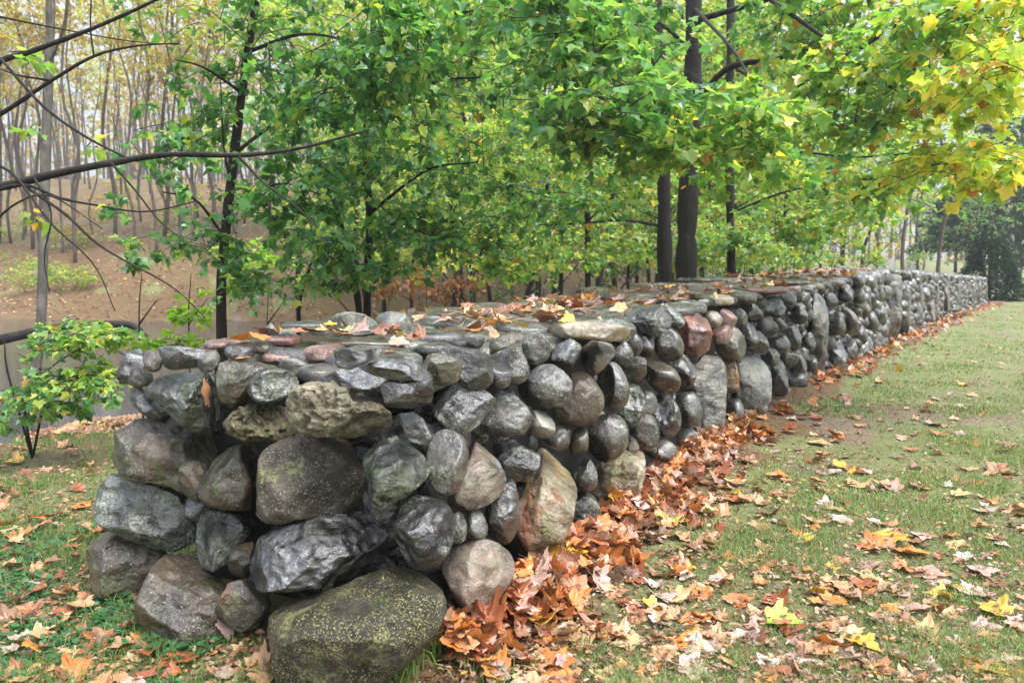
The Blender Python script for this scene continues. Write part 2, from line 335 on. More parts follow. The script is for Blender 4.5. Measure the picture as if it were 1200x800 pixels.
# an overcast sky is about three times brighter overhead than at the horizon
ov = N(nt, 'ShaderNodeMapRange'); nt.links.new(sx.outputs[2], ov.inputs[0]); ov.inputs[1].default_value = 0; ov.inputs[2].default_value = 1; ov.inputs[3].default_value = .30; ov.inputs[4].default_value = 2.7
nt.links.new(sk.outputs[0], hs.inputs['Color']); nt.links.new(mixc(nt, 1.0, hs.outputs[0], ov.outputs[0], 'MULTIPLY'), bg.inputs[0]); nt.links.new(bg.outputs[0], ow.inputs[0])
sl = bpy.data.lights.new('sun', 'SUN'); sl.energy = 1.35; sl.angle = math.radians(28); sl.color = (1, .98, .95)
so = bpy.data.objects.new('sun', sl); COL.objects.link(so)
# sky rotation 150 deg: the sun stands behind the camera, a little to its right
sd = Vector((math.sin(math.radians(128))*math.cos(math.radians(60)), math.cos(math.radians(128))*math.cos(math.radians(60)), math.sin(math.radians(60))))
so.rotation_euler = sd.to_track_quat('Z', 'Y').to_euler()
SC.view_settings.view_transform = 'Standard'; SC.view_settings.look = 'None'; SC.view_settings.exposure = 1.22; SC.view_settings.gamma = 1
SC.render.engine = 'CYCLES'; SC.cycles.use_denoising = True; SC.cycles.max_bounces = 6; SC.cycles.diffuse_bounces = 3; SC.cycles.glossy_bounces = 2; SC.cycles.transmission_bounces = 4; SC.cycles.transparent_max_bounces = 4
# ------------------------------------------------------------------ stones
def ico(n):
    bm = bmesh.new(); bmesh.ops.create_icosphere(bm, subdivisions=n, radius=1)
    V = np.array([v.co[:] for v in bm.verts]); Fc = np.array([[v.index for v in f.verts] for f in bm.faces]); bm.free(); return V, Fc
ICO = {n: ico(n) for n in (2, 3, 4, 5, 6)}
def smooth_poly(Q, it):
    for _ in range(it):
        P = []
        for a, b in zip(Q, np.roll(Q, -1, 0)): P += [a*.75+b*.25, a*.25+b*.75]
        Q = np.array(P)
    return Q
def polar(Q, c, K=360):
    """radius of the outline Q about c for K angles"""
    out = np.zeros(K); th = np.arange(K)*2*math.pi/K; D = np.stack([np.cos(th), np.sin(th)], 1)
    A = Q-c; Bq = np.roll(A, -1, 0)-A
    den = D[:, 0:1]*Bq[None, :, 1]-D[:, 1:2]*Bq[None, :, 0]; den = np.where(abs(den) < 1e-12, 1e-12, den)
    t = (A[None, :, 0]*Bq[None, :, 1]-A[None, :, 1]*Bq[None, :, 0])/den
    u = (A[None, :, 0]*D[:, 1:2]-A[None, :, 1]*D[:, 0:1])/den
    ok = (t > 0) & (u >= -1e-6) & (u <= 1+1e-6); out = np.where(ok, t, 0).max(1)
    good = out > 0
    if not good.all(): out = np.interp(np.arange(K), np.arange(K)[good], out[good], period=K)
    return out
def stone_verts(Rf, Df, Db, lod, p=2.4, facets=0, fd=(.70, .93), amp=.05, fine=.012, pits=0.0, rg=None, strata=0.0):
    """a stone in local axes: outline in x, y (radius Rf by angle), front along -z by Df, back along +z by Db"""
    U, Fc = ICO[lod]; rg = rg or rng
    th = np.arctan2(U[:, 1], U[:, 0]) % (2*math.pi); rxy = np.hypot(U[:, 0], U[:, 1]); c = U[:, 2]
    K = len(Rf); Rr = np.interp(th*K/(2*math.pi), np.arange(K+1), np.append(Rf, Rf[0]))
    kk = 1/(rxy**p+abs(c)**p)**(1/p)
    D = np.where(c < 0, Df, Db)
    q = rxy*kk
    P = np.stack([Rr*q*np.cos(th), Rr*q*np.sin(th), c*kk*D], 1)
    size = float(np.mean(Rf)); off = rg.uniform(-50, 50, 3)
    if facets:
        for k in range(facets):
            nv = np.array([rg.normal()*.8, rg.normal()*.8+.25, -abs(rg.normal())*.8-.25]); nv /= np.linalg.norm(nv)
            dd = P@nv; h = dd.max()*rg.uniform(*fd); P = P-np.maximum(0, dd-h)[:, None]*nv*.94
    Nn = U/np.array([1, 1, 1]); Nn /= np.linalg.norm(Nn, axis=1)[:, None]
    w = P/size
    rid = 1-abs(fbm(w*1.7+off*1.3, 3)); d = amp*size*(fbm(w*1.1+off, 3)+.5*(rid-.7))+fine*size*(fbm(w*4+off, 4)+.8*(.6-abs(vnoise(w*3+off))))
    if strata: d = d+strata*size*vnoise(np.stack([w[:, 0]*.8, w[:, 1]*5+w[:, 0]*1.1, w[:, 2]*.8], 1)+off)
    if pits:
        z = vnoise(w*5.5+off); z2 = vnoise(w*11+off*2); d = d-pits*size*(np.maximum(0, z-.1)*1.3+.6*np.maximum(0, z2-.2))+pits*.6*size*fbm(w*2.2+off, 3)
    edge = np.where(q > .93, .5, 1.0)
    return P+Nn*(d*edge)[:, None], Fc
ALLST = []       # (pixel area, build function, label)
def face_hit(px, py, kind, inset=0.0):
    r = ray(px, py)
    if kind == 'end':
        n = -WD; p0 = PATH[0]
        t = ((p0[0])*n[0]+(p0[1])*n[1])/(r[0]*n[0]+r[1]*n[1]); P = EYEV+r*t
        return P
    if isinstance(kind, (int, float)): return at(px, py, kind)
    for a, b in zip(PATH[:-1], PATH[1:]):
        d = b-a; den = r[0]*d[1]-r[1]*d[0]
        if abs(den) < 1e-9: continue
        t = (a[0]*d[1]-a[1]*d[0])/den; u = (a[0]*r[1]-a[1]*r[0])/den
        if t > 0 and 0 <= u <= 1:
            P = EYEV+r*t; return P
    # off the near end of the face: stay in the face's own line
    a, d = PATH[0], WD; den = r[0]*d[1]-r[1]*d[0]; t = (a[0]*d[1]-a[1]*d[0])/den
    return EYEV+r*t
WALL = empty('stone_wall', (PATH[0][0], PATH[0][1], 0))
tag(WALL, 'long dry stone wall of dark wet fieldstones curving away along the lawn', 'stone wall', kind='thing')
KINDP = dict(  # shape recipe: roundness, facets, coarse noise, fine noise, pits, strata, corner smoothing
    cob=(2.2, 3, .045, .010, 0, 0, 3), rnd=(2.7, 8, .065, .030, 0, 0, 1), ang=(3.4, 12, .06, .042, 0, .02, 0), blk=(4.2, 7, .045, .032, 0, .02, 0),
    lay=(3.2, 9, .07, .04, 0, .10, 0), pit=(2.6, 3, .10, .05, .20, 0, 1), slab=(4.5, 3, .04, .010, 0, .03, 1))
def traced(poly, mat, shape='rnd', kind='long', depth=None, label=None, push=0.0, seed=0):
    """one stone whose outline was read off the photograph, set at its own distance in the wall and given real thickness"""
    Q = np.array(poly, float)
    if Q.ndim == 1:                                                  # an oval: cx, cy, rx, ry, angle
        cx, cy, rx, ry, an = Q; t = np.arange(20)*2*math.pi/20; an = math.radians(an); sq = 1+.06*np.sin(2*t+seed)+.05*np.sin(3*t+seed*2)
        Q = np.stack([cx+(rx*np.cos(t)*math.cos(an)-ry*np.sin(t)*math.sin(an))*sq, cy+(rx*np.cos(t)*math.sin(an)+ry*np.sin(t)*math.cos(an))*sq], 1)
    p, fc, amp, fine, pits, strata, sm = KINDP[shape]
    area = .5*abs(np.sum(Q[:, 0]*np.roll(Q[:, 1], -1)-Q[:, 1]*np.roll(Q[:, 0], -1)))
    cpx = (Q.max(0)+Q.min(0))/2*.5+Q.mean(0)*.5
    C0 = face_hit(cpx[0], cpx[1], kind); d = (C0-EYEV); dist = np.linalg.norm(d); d /= dist
    e1 = np.cross(d, [0, 0, 1]); e1 /= np.linalg.norm(e1); e2 = np.cross(e1, d)
    size = math.sqrt(area)/F*dist/2*1.1
    Df = depth or min(.22, max(.05, size*.95)); Db = Df*1.25
    C = C0+d*(Df*.75+push)
    pl = []
    for q in smooth_poly(Q, sm):
        r = ray(*q); t = ((C-EYEV)@d)/(r@d); w = EYEV+r*t-C; pl.append((w@e1, w@e2))
    pl = np.array(pl)*1.04; c0 = pl.mean(0)*0
    Rf = polar(pl, c0)
    def build(parent_name, lod_bias=0):
        lod = 6 if area > 9000 or (pits and area > 2500) else 5 if area > 1400 else 4 if area > 250 else 3
        rg = np.random.default_rng(int(abs(cpx[0])*37+abs(cpx[1])*101)+seed)
        P, Fc = stone_verts(Rf, Df, Db, max(3, lod+lod_bias), p, fc, (.56, .91), amp, fine, pits, rg, strata)
        return C+P[:, 0:1]*e1+P[:, 1:2]*e2+P[:, 2:3]*d, Fc[:, ::-1] if np.dot(np.cross(e1, e2), d) < 0 else Fc, C, mat
    ALLST.append((area, build, label))
def slab(x0, x1, pyf, y, length, thick, mat, label=None, tilt=0.0, yaw=0.0, shape='slab', roll=0.0):
    """a flat stone lying on the wall: seen width x0..x1, lower front edge at row pyf, at distance y; real length and thickness"""
    A = at(x0, pyf, y); B = at(x1, pyf, y); w = np.linalg.norm(B-A)/2; C = (A+B)/2+np.array([0, length/2, thick/2])
    p, fc, amp, fine, pits, strata, sm = KINDP[shape]
    rg = np.random.default_rng(int(x0*13+pyf*7+x1))
    n = 9; t = (np.arange(n)+rg.uniform(-.3, .3, n))*2*math.pi/n
    rr = rg.uniform(.88, 1.12, n); ck = 1/(abs(np.cos(t))**3+abs(np.sin(t))**3)**(1/3)
    pl = smooth_poly(np.stack([w*rr*ck*np.cos(t), length/2*rr*ck*np.sin(t)], 1), 1); Rf = polar(pl, np.zeros(2))
    area = (x1-x0)*max(6, thick/y*F+length/y*F*.2)
    def build(pn, lod_bias=0):
        lod = 5 if area > 1500 else 4 if area > 200 else 3
        P, Fc = stone_verts(Rf, thick/2, thick/2, max(3, lod+lod_bias), 3.2, 0, (.8, .95), amp*.35*min(1, thick/w*2), fine*.5, pits*.5, rg)
        up = fbm(P[:, :2]@np.eye(2, 3)*6+rg.uniform(0, 50, 3), 3)*thick*.16; P[:, 2] += up
        X = Matrix.Rotation(yaw, 3, 'Z') @ Matrix.Rotation(tilt, 3, 'X') @ Matrix.Rotation(roll, 3, 'Y'); P = P@np.array(X).T
        return C+P, Fc, C, mat
    ALLST.append((area, build, label))
# ------------------------------------------------------------------ the stones of the near end and the near long face
T = traced
# end face
T([(150,412),(165,407),(173,424),(165,440),(152,449),(140,450),(137,440),(141,424)], 'black', 'lay', 'end')
T((164,442,15,12,-10), 'brown', 'rnd', 'end', label='small rounded brown stone under the layered black one')
T([(167,412),(180,409),(191,418),(189,434),(176,436),(168,428)], 'brown', 'rnd', 'end')
T([(183,407),(210,406),(238,410),(244,416),(232,430),(205,433),(186,430)], 'dark', 'ang', 'end')
T([(228,428),(236,415),(250,410),(258,415),(257,427),(246,437),(233,437)], 'pale', 'rnd', 'end', label='pale grey oval stone near the top of the wall end')
T([(168,456),(187,441),(212,437),(242,438),(258,462),(263,490),(258,511),(235,508),(210,496),(190,478)], 'green', 'ang', 'end', label='blocky green grey stone patched with lichen')
T([(144,450),(162,452),(180,466),(205,490),(200,497),(172,488),(157,477),(148,463)], 'black', 'lay', 'end', push=.04)
T([(253,440),(258,427),(268,420),(300,422),(327,427),(318,445),(296,455),(288,474),(272,478),(256,465)], 'brown', 'ang', 'end')
T([(289,458),(296,442),(313,431),(336,433),(352,446),(346,460),(324,472),(300,473)], 'green', 'cob', 'end', label='rounded cobble frosted with pale lichen')
T([(263,502),(271,485),(287,477),(305,474),(335,474),(362,490),(362,512),(332,519),(305,516),(285,519),(273,511)], 'pittedolive', 'pit', 'end', label='low olive grey lump of pitted limestone')
T([(334,478),(344,455),(365,446),(392,448),(414,457),(416,466),(440,472),(460,487),(464,500),(450,507),(404,509),(365,508),(346,500)], 'pitted', 'pit', 'end', push=-.03, label='cream grey pitted limestone block jutting out under the cap stones')
T([(123,530),(135,508),(160,494),(200,490),(240,494),(268,508),(285,535),(270,568),(240,578),(212,577),(190,563),(165,561),(140,554),(126,546)], 'brown', 'ang', 'end', push=.06)
T([(210,546),(222,538),(238,541),(241,562),(232,586),(218,589),(209,570)], 'rust', 'rnd', 'end')
T([(231,571),(238,548),(258,530),(285,520),(306,521),(314,560),(308,591),(285,598),(250,594),(236,586)], 'brown', 'rnd', 'end')
T([(303,560),(306,532),(320,519),(358,509),(390,507),(406,515),(420,536),(432,563),(438,588),(433,599),(380,604),(316,614),(304,598)], 'tan', 'rnd', 'end', label='big dry tan grey boulder in the middle of the wall end')
T([(424,536),(440,518),(464,511),(482,523),(496,532),(506,548),(500,559),(475,581),(446,595),(436,590),(433,565)], 'green', 'ang', 'end', label='fractured green grey stone with a wet broken face')
T([(293,668),(303,636),(325,618),(374,605),(420,600),(446,606),(460,622),(465,640),(456,661),(430,673),(380,689),(340,693),(303,691)], 'gloss', 'ang', 'end', push=-.08, label='glossy black boulder shining with rain')
T([(111,600),(117,570),(132,552),(160,561),(190,564),(212,577),(224,590),(238,606),(228,632),(205,644),(175,641),(140,626),(114,612)], 'green', 'ang', 'end')
T([(223,641),(227,612),(244,597),(270,597),(300,601),(308,612),(287,636),(268,657),(250,668),(233,664)], 'green', 'ang', 'end')
T([(268,661),(274,640),(285,630),(296,634),(299,650),(292,676),(278,680),(268,673)], 'rust', 'ang', 'end')
T([(101,642),(108,618),(130,620),(165,637),(198,645),(192,672),(168,692),(120,705),(106,688)], 'brown', 'rnd', 'end', push=-.04)
T([(162,705),(180,668),(195,652),(220,649),(242,664),(266,690),(292,722),(318,752),(310,772),(255,775),(215,765),(180,745),(163,722)], 'brown', 'ang', 'end', push=-.24)
T([(253,713),(268,684),(290,678),(313,691),(316,710),(301,736),(280,739),(261,724)], 'rust', 'blk', 'end', push=-.16, label='wedge shaped stone with one rust brown face')
T([(312,704),(325,695),(390,689),(430,671),(460,661),(490,663),(513,684),(521,712),(507,745),(480,772),(445,800),(400,830),(345,828),(320,795),(313,745)], 'speckle', 'rnd', 'end', push=-.30, label='large boulder speckled with yellow lichen at the near corner')
# long face, lower courses
T([(461,622),(470,590),(478,575),(492,568),(511,580),(526,592),(534,608),(531,630),(523,651),(506,666),(490,668),(471,655)], 'dark', 'rnd')
T((536,619,12,18,10), 'grey', 'rnd', push=.05)
T((557,615,14,20,0), 'cobble', 'cob', push=.04)
T((589,601,20,40,12), 'gloss', 'cob')
T([(518,666),(529,645),(560,631),(590,640),(604,658),(599,680),(578,700),(560,720),(545,716),(528,688)], 'pinkgranite', 'rnd', push=-.08, label='pinkish granite lump half sunk in the leaf drift')
T([(540,545),(547,512),(562,517),(583,537),(593,558),(589,576),(575,589),(552,598),(530,592),(526,578)], 'granite', 'rnd', label='pale speckled granite cobble wedged between dark stones')
T([(500,530),(510,507),(525,502),(541,509),(550,528),(546,556),(535,576),(519,581),(506,571),(499,550)], 'cobble', 'cob')
T([(574,515),(592,507),(615,524),(632,532),(631,546),(618,562),(600,564),(584,551)], 'dark', 'ang')
T([(630,518),(655,530),(672,547),(677,570),(671,606),(660,630),(645,655),(615,672),(601,655),(604,610),(612,580),(620,550)], 'ochre', 'ang', push=-.04, label='tall ochre and white stained slab rising from the leaves')
T((686,556,14,21,0), 'cobble', 'cob')
T((685,595,18,20,0), 'grey', 'rnd')
T([(686,590),(697,548),(720,531),(740,520),(757,525),(754,558),(748,580),(728,588),(710,600),(694,600)], 'ochre', 'ang', push=.03)
T([(686,520),(692,496),(710,484),(728,488),(737,505),(734,528),(716,542),(697,539)], 'cobble', 'cob', label='round grey cobble above the broken pale rock')
T([(733,506),(744,512),(749,525),(738,537),(731,530)], 'tan', 'ang', push=.03)
T((756,505,16,22,0), 'cobble', 'cob')
T((780,487,18,26,0), 'gloss', 'cob', label='very dark wet round cobble')
T((739,475,18,26,8), 'green', 'rnd')
T((758,470,12,16,0), 'cobble', 'rnd', push=.05)
T((806,479,16,23,0), 'cobble', 'cob')
T((775,441,17,25,-38), 'olive', 'cob', label='smooth olive brown oval cobble')
T((798,436,17,21,0), 'dark', 'rnd')
T([(727,429),(745,414),(756,420),(758,440),(749,448),(732,444)], 'slate', 'ang')
T((718,453,19,28,0), 'cobble', 'cob')
T((784,404,17,20,0), 'cobble', 'cob')
T((757,406,11,14,0), 'black', 'rnd')
T((743,404,10,14,0), 'cobble', 'cob')
T((728,414,14,16,0), 'cobble', 'cob')
T([(795,386),(800,366),(812,361),(829,375),(834,391),(831,409),(818,418),(800,413)], 'red', 'blk', push=-.03, label='dull red sandstone block under the cap stones')
T([(833,391),(842,380),(856,382),(861,393),(852,403),(838,403)], 'pink', 'ang')
T((856,402,19,20,0), 'far2', 'cob', push=.02)
T((835,374,12,10,0), 'granite', 'rnd')
T((853,373,10,12,-30), 'pink', 'rnd')
T([(812,450),(816,428),(826,414),(843,415),(851,430),(850,470),(849,500),(843,514),(826,512),(820,480)], 'pillar', 'blk', push=.0, label='upright grey slab set on end, nearest of the standing slabs')
T((854,442,12,25,0), 'ochre', 'rnd', push=.08)
T((860,483,13,18,0), 'cobble', 'cob')
T([(861,450),(865,419),(885,414),(898,419),(904,436),(902,470),(897,488),(880,493),(867,484)], 'pale', 'ang', label='broad pale blue grey slab standing in the leaves')
T((806,509,13,13,0), 'pale', 'rnd')
T((774,526,19,13,0), 'cobble', 'rnd')
# long face, upper courses
T([(505,466),(524,450),(560,451),(582,468),(576,481),(546,509),(524,501),(509,486)], 'dark', 'ang', label='dark wedge pointing along the face')
T([(575,470),(583,455),(600,459),(616,475),(625,490),(613,508),(588,510),(556,508),(556,497)], 'slate', 'lay', label='layered silver grey stone')
T([(464,486),(485,483),(501,495),(512,508),(501,522),(480,517)], 'dark', 'ang', push=.03)
T([(446,451),(456,445),(504,443),(507,455),(504,473),(480,479),(454,476)], 'dark', 'blk', push=-.01)
T([(372,441),(410,430),(450,426),(457,440),(453,453),(420,458),(384,452)], 'black', 'ang', 'end', push=.02)
T([(418,430),(450,420),(480,421),(506,437),(510,445),(470,447),(440,440)], 'black', 'ang', push=.02)
T([(391,410),(400,406),(425,411),(448,407),(456,418),(430,424),(411,433),(396,430)], 'black', 'ang', push=.12)
T([(487,421),(509,413),(535,419),(542,430),(539,446),(518,453),(499,446)], 'olive', 'rnd', label='smooth olive stone on the top edge')
T([(508,413),(530,404),(560,407),(574,418),(579,436),(574,453),(556,458),(535,451),(542,430)], 'grey', 'rnd')
T((585,438,13,18,-10), 'cobble', 'cob')
T((600,429,20,22,0), 'cobble', 'cob')
T([(612,392),(626,385),(642,397),(647,413),(636,426),(621,428),(612,411)], 'grey', 'rnd')
T([(566,403),(592,391),(613,385),(615,396),(595,406),(575,416),(567,411)], 'brown', 'ang', push=-.02)
T([(522,406),(540,396),(568,394),(572,402),(560,409),(532,409)], 'black', 'ang', push=.05)
T([(603,456),(624,431),(640,425),(662,436),(672,450),(664,474),(640,478),(614,470)], 'grey', 'rnd')
T([(646,480),(654,446),(669,432),(690,439),(705,458),(708,476),(696,494),(672,502),(654,494)], 'brown', 'cob', push=-.02, label='biggest round cobble of the face, brown and grey')
T([(645,420),(652,404),(668,396),(681,405),(682,420),(672,433),(655,434)], 'dark', 'ang')
T([(681,404),(698,396),(721,398),(720,416),(706,433),(693,441),(682,426)], 'granite', 'ang', label='knobbly grey stone veined with white quartz')
T([(643,387),(660,378),(700,376),(735,383),(738,394),(715,401),(690,397),(660,396),(645,395)], 'cream', 'slab', push=-.06, depth=.14, label='cream limestone cap slab overhanging the face')
T([(702,392),(705,378),(722,371),(742,376),(749,388),(742,398),(722,402)], 'cobble', 'rnd', push=.02)
T([(726,366),(745,357),(775,361),(787,372),(784,386),(768,395),(755,391),(743,381)], 'slate', 'lay', push=-.03)
T([(768,364),(782,355),(797,362),(804,376),(797,386),(784,384)], 'green', 'ang')
T((634,497,16,18,0), 'pale', 'ang')
T((652,512,17,14,25), 'grey', 'rnd')
T((679,518,11,19,15), 'olive', 'cob')
# long face, farther along
for q in [((907,360,14,12,15), 'dark', 'cob'), ((923,350,10,9,0), 'far1', 'cob'), ((936,369,10,12,-15), 'far1', 'rnd'), ((899,384,12,13,-20), 'far1', 'cob'), ((913,381,9,10,0), 'far2', 'cob'),
          ((912,402,14,13,0), 'cobble', 'cob'), ((927,392,11,17,-15), 'far1', 'rnd'), ((877,393,11,17,-15), 'far1', 'rnd'), ((890,401,10,16,-10), 'cobble', 'cob'), ((904,418,10,11,0), 'far1', 'cob'),
          ((913,441,11,27,-5), 'far1', 'rnd'), ((925,419,10,11,-20), 'far1', 'cob'), ((936,427,9,13,-10), 'far1', 'cob'), ((934,445,11,16,-15), 'far3', 'rnd'), ((949,400,7,11,0), 'far3', 'cob'),
          ((980,418,12,24,0), 'far1', 'ang'), ((997,409,8,16,0), 'far1', 'rnd'), ((996,376,9,19,-10), 'far2', 'rnd'), ((980,380,11,14,0), 'cobble', 'cob'), ((1006,392,10,13,-10), 'far3', 'cob'),
          ((1020,378,10,14,0), 'far1', 'cob'), ((1014,403,10,11,0), 'far1', 'rnd'), ((1029,400,8,11,0), 'far1', 'rnd'), ((973,352,9,9,0), 'far1', 'cob'), ((991,346,9,9,0), 'far3', 'cob'),
          ((1007,347,8,10,0), 'far1', 'cob'), ((1022,345,8,9,0), 'far3', 'cob'), ((1012,362,8,9,0), 'far2', 'cob'), ((1031,365,7,12,0), 'far1', 'cob'), ((883,366,11,10,0), 'far3', 'rnd'), ((867,372,9,10,0), 'slate', 'rnd'), ((951,425,7,11,0), 'far1', 'cob'), ((943,470,6,3,0), 'far1', 'cob')]:
    T(*q)
T([(947,430),(951,370),(958,337),(968,343),(971,380),(968,420),(962,447),(950,447)], 'pillar', 'blk', push=-.03, label='leaning pale grey slab set on end halfway along the face')
T([(1034,400),(1037,350),(1036,315),(1046,310),(1056,322),(1057,365),(1052,401),(1042,404)], 'pillar', 'blk', push=-.05, label='tall upright slab reaching the top of the wall, farthest of the three')
T((1090,365,6,26,0), 'pillar', 'blk'); T((1107,345,4,22,0), 'far2', 'blk'); T((1075,372,7,20,0), 'far1', 'rnd'); T((1083,342,6,14,-20), 'far1', 'rnd')
T((237,594,20,20,0), 'dark', 'rnd', 'end', push=.10); T((330,600,30,16,0), 'dark', 'rnd', 'end', push=.12); T((450,590,16,30,0), 'dark', 'rnd', 'end', push=.10)
# ------------------------------------------------------------------ cap stones lying on top
slab(318,385,391,3.75,.30,.05,'slate'); slab(361,466,412,3.45,.40,.045,'olive',label='big flat olive cap slab on the near corner')
slab(300,352,427,3.3,.30,.05,'pink'); slab(346,400,427,3.25,.22,.07,'pink',label='pink flecked flat stone on top of the wall end')
T([(323,430),(332,420),(350,420),(372,432),(374,440),(352,443),(330,437)], 'pale', 'rnd', 3.22)
T([(386,386),(388,370),(410,365),(432,370),(449,386),(430,393),(400,393)], 'pale', 'rnd', 4.0)
T([(435,374),(450,364),(475,367),(492,378),(490,392),(466,394),(445,388)], 'slate', 'rnd', 4.1)
T([(326,390),(332,383),(344,385),(349,395),(338,400),(328,397)], 'pale', 'rnd', 3.5); T([(310,382),(318,378),(327,392),(322,398),(312,392)], 'dark', 'ang', 3.6)
slab(300,347,408,3.45,.2,.05,'red'); slab(232,273,411,3.3,.3,.04,'pink'); slab(258,288,421,3.15,.2,.06,'black'); slab(270,315,416,3.35,.3,.05,'brown')
slab(487,532,406,3.9,.25,.05,'slate'); slab(464,520,401,4.0,.35,.045,'tan'); slab(522,578,396,4.4,.3,.06,'pale'); slab(455,480,412,3.6,.16,.04,'slate')
slab(480,530,419,3.5,.22,.06,'slate'); slab(568,655,389,4.8,.5,.06,'slate'); slab(540,606,376,5.4,.5,.06,'slate'); slab(564,606,370,5.9,.3,.09,'black')
slab(440,520,381,4.9,.4,.06,'slate',tilt=.05); slab(470,560,372,5.6,.4,.06,'brown'); slab(520,580,383,4.9,.3,.04,'cream'); slab(652,692,375,5.6,.3,.06,'slate')
slab(640,735,373,5.9,.5,.06,'slate'); slab(600,690,363,6.6,.5,.07,'slate'); slab(674,745,349,8.2,.6,.10,'brown'); slab(720,790,357,7.0,.5,.07,'slate')
slab(785,835,369,6.25,.35,.09,'slate'); slab(832,864,360,6.9,.3,.10,'cream'); slab(770,850,352,7.6,.6,.07,'slate'); slab(740,830,340,9.0,.7,.08,'slate')
slab(862,893,356,7.45,.35,.10,'far2'); slab(880,935,345,8.3,.6,.07,'red'); slab(840,920,340,9.2,.7,.07,'slate'); slab(900,960,335,9.8,.6,.07,'far3'); slab(800,880,332,11.0,.8,.08,'slate')
# ------------------------------------------------------------------ the rest of the wall, packed course by course
PACK = MB(); PK = ['far1', 'far2', 'far3', 'cobble', 'grey', 'slate', 'dark']
seglen = np.linalg.norm(np.diff(PATH, axis=0), axis=1); S = np.concatenate([[0], np.cumsum(seglen)]); STOT = S[-1]
def path_at(s):
    x = np.interp(s, S, PATH[:, 0]); y = np.interp(s, S, PATH[:, 1]); x2 = np.interp(s+.3, S, PATH[:, 0]); y2 = np.interp(s+.3, S, PATH[:, 1]); x1 = np.interp(s-.3, S, PATH[:, 0]); y1 = np.interp(s-.3, S, PATH[:, 1])
    t = np.array([x2-x1, y2-y1]); return np.array([x, y]), t/(np.linalg.norm(t)+1e-9)
THICK = 1.5
def put(C, ex, ez, ey, a, b, c, lod, mat, p, fc):
    n = 9; t = (np.arange(n))*2*math.pi/n; Q = smooth_poly(np.stack([a*np.cos(t)*rng.uniform(.82, 1.15, n), b*np.sin(t)*rng.uniform(.82, 1.15, n)], 1), 1)
    P, Fc = stone_verts(polar(Q, np.zeros(2), 72), c, c*1.2, lod, p, fc, (.75, .93), .05, .012)
    return C+P[:, 0:1]*ex+P[:, 1:2]*ez+P[:, 2:3]*ey, Fc
def pack(s0, s1, inset, side, hmin=.13, hmax=.24, mats=PK, collect=False, skip=None, ztopf=None):
    z = -.05; first = True
    zm = 1.6
    while z < zm:
        h = rng.uniform(hmin, hmax)*(1.25 if z < .2 else 1.0); s = s0-rng.uniform(0, .1)
        while s < s1:
            w = h*rng.uniform(.85, 1.7); sc = s+w/2
            if side == 'end':
                p2 = PATH[0]+WL*sc; t2 = -WL; nrm = -WD; zt = 1.10; near = p2[1]
            else:
                p2, t2 = path_at(min(sc, STOT)); nl = np.array([-t2[1], t2[0]]); nrm = -nl if side == 'front' else nl; zt = float(ztop(p2[1])); near = p2[1]
                if side == 'back': p2 = p2+nl*THICK; t2 = -t2
            zc = z+h/2+rng.normal()*.02
            if zc+h*.3 < zt:
                Cc = np.array([*(p2-nrm*(inset+h*.35+(.30*zc-.16 if side == 'back' else 0)+rng.uniform(-.03, .05)-.03)), zc+float(zg(p2[0], p2[1]))*.0])
                if side == 'end': Cc = np.array([*(p2-nrm*(inset+h*.35)), zc])
                rot = rng.normal()*.35
                ex = np.array([t2[0]*math.cos(rot), t2[1]*math.cos(rot), math.sin(rot)]); ez = np.array([-t2[0]*math.sin(rot), -t2[1]*math.sin(rot), math.cos(rot)]); ey = np.array([-nrm[0], -nrm[1], 0])
                u, v_, f_ = project(Cc)
                if not (skip and skip(u, v_, sc)):
                    lod = 2 if near > 16 or side == 'back' else 3
                    if inset > .15: lod = 3
                    a = w*.56; b = h*.60
                    V, Fc = put(Cc, ex, ez, ey, a, b, min(.22, h*.75), lod, None, rng.uniform(2.1, 3.0), rng.integers(0, 4))
                    mk = mats[rng.integers(len(mats))]
                    ar = 3.14*a*b*(F/f_)**2*.6
                    if collect and -20 < u < 1220: ALLST.append((ar, (lambda pn, lod_bias=0, V=V, Fc=Fc, Cc=Cc, mk=mk: (V, Fc, Cc, mk)), None))
                    else: PACK.add(V, Fc, None, PK_ALL.index(mk))
            s += w*.98
        z += h*.95
PK_ALL = list(G.keys())
def scatter(s0, s1, zf, rmin, rmax, n):
    """places for unevenly sized round stones, pushed apart until they fit"""
    r = rmin+(rmax-rmin)*rng.uniform(0, 1, n)**1.6; P = np.stack([rng.uniform(s0, s1, n), rng.uniform(0, 1, n)], 1); H = zf(P[:, 0]); P[:, 1] *= H
    for it in range(70):
        o = np.argsort(P[:, 0]); P = P[o]; r = r[o]; mv = np.zeros_like(P)
        for k in range(1, 26):
            d = P[k:]-P[:-k]; L = np.hypot(d[:, 0], d[:, 1])+1e-6; ov = np.maximum(0, (r[k:]+r[:-k])*.98-L); q = d/L[:, None]*(ov*.35)[:, None]
            mv[k:] += q; mv[:-k] -= q
        P += mv; P[:, 0] = np.clip(P[:, 0], s0, s1); zt = zf(P[:, 0]); P[:, 1] = np.clip(P[:, 1], r*.5, np.maximum(.1, zt-r*.75))
    return P, r
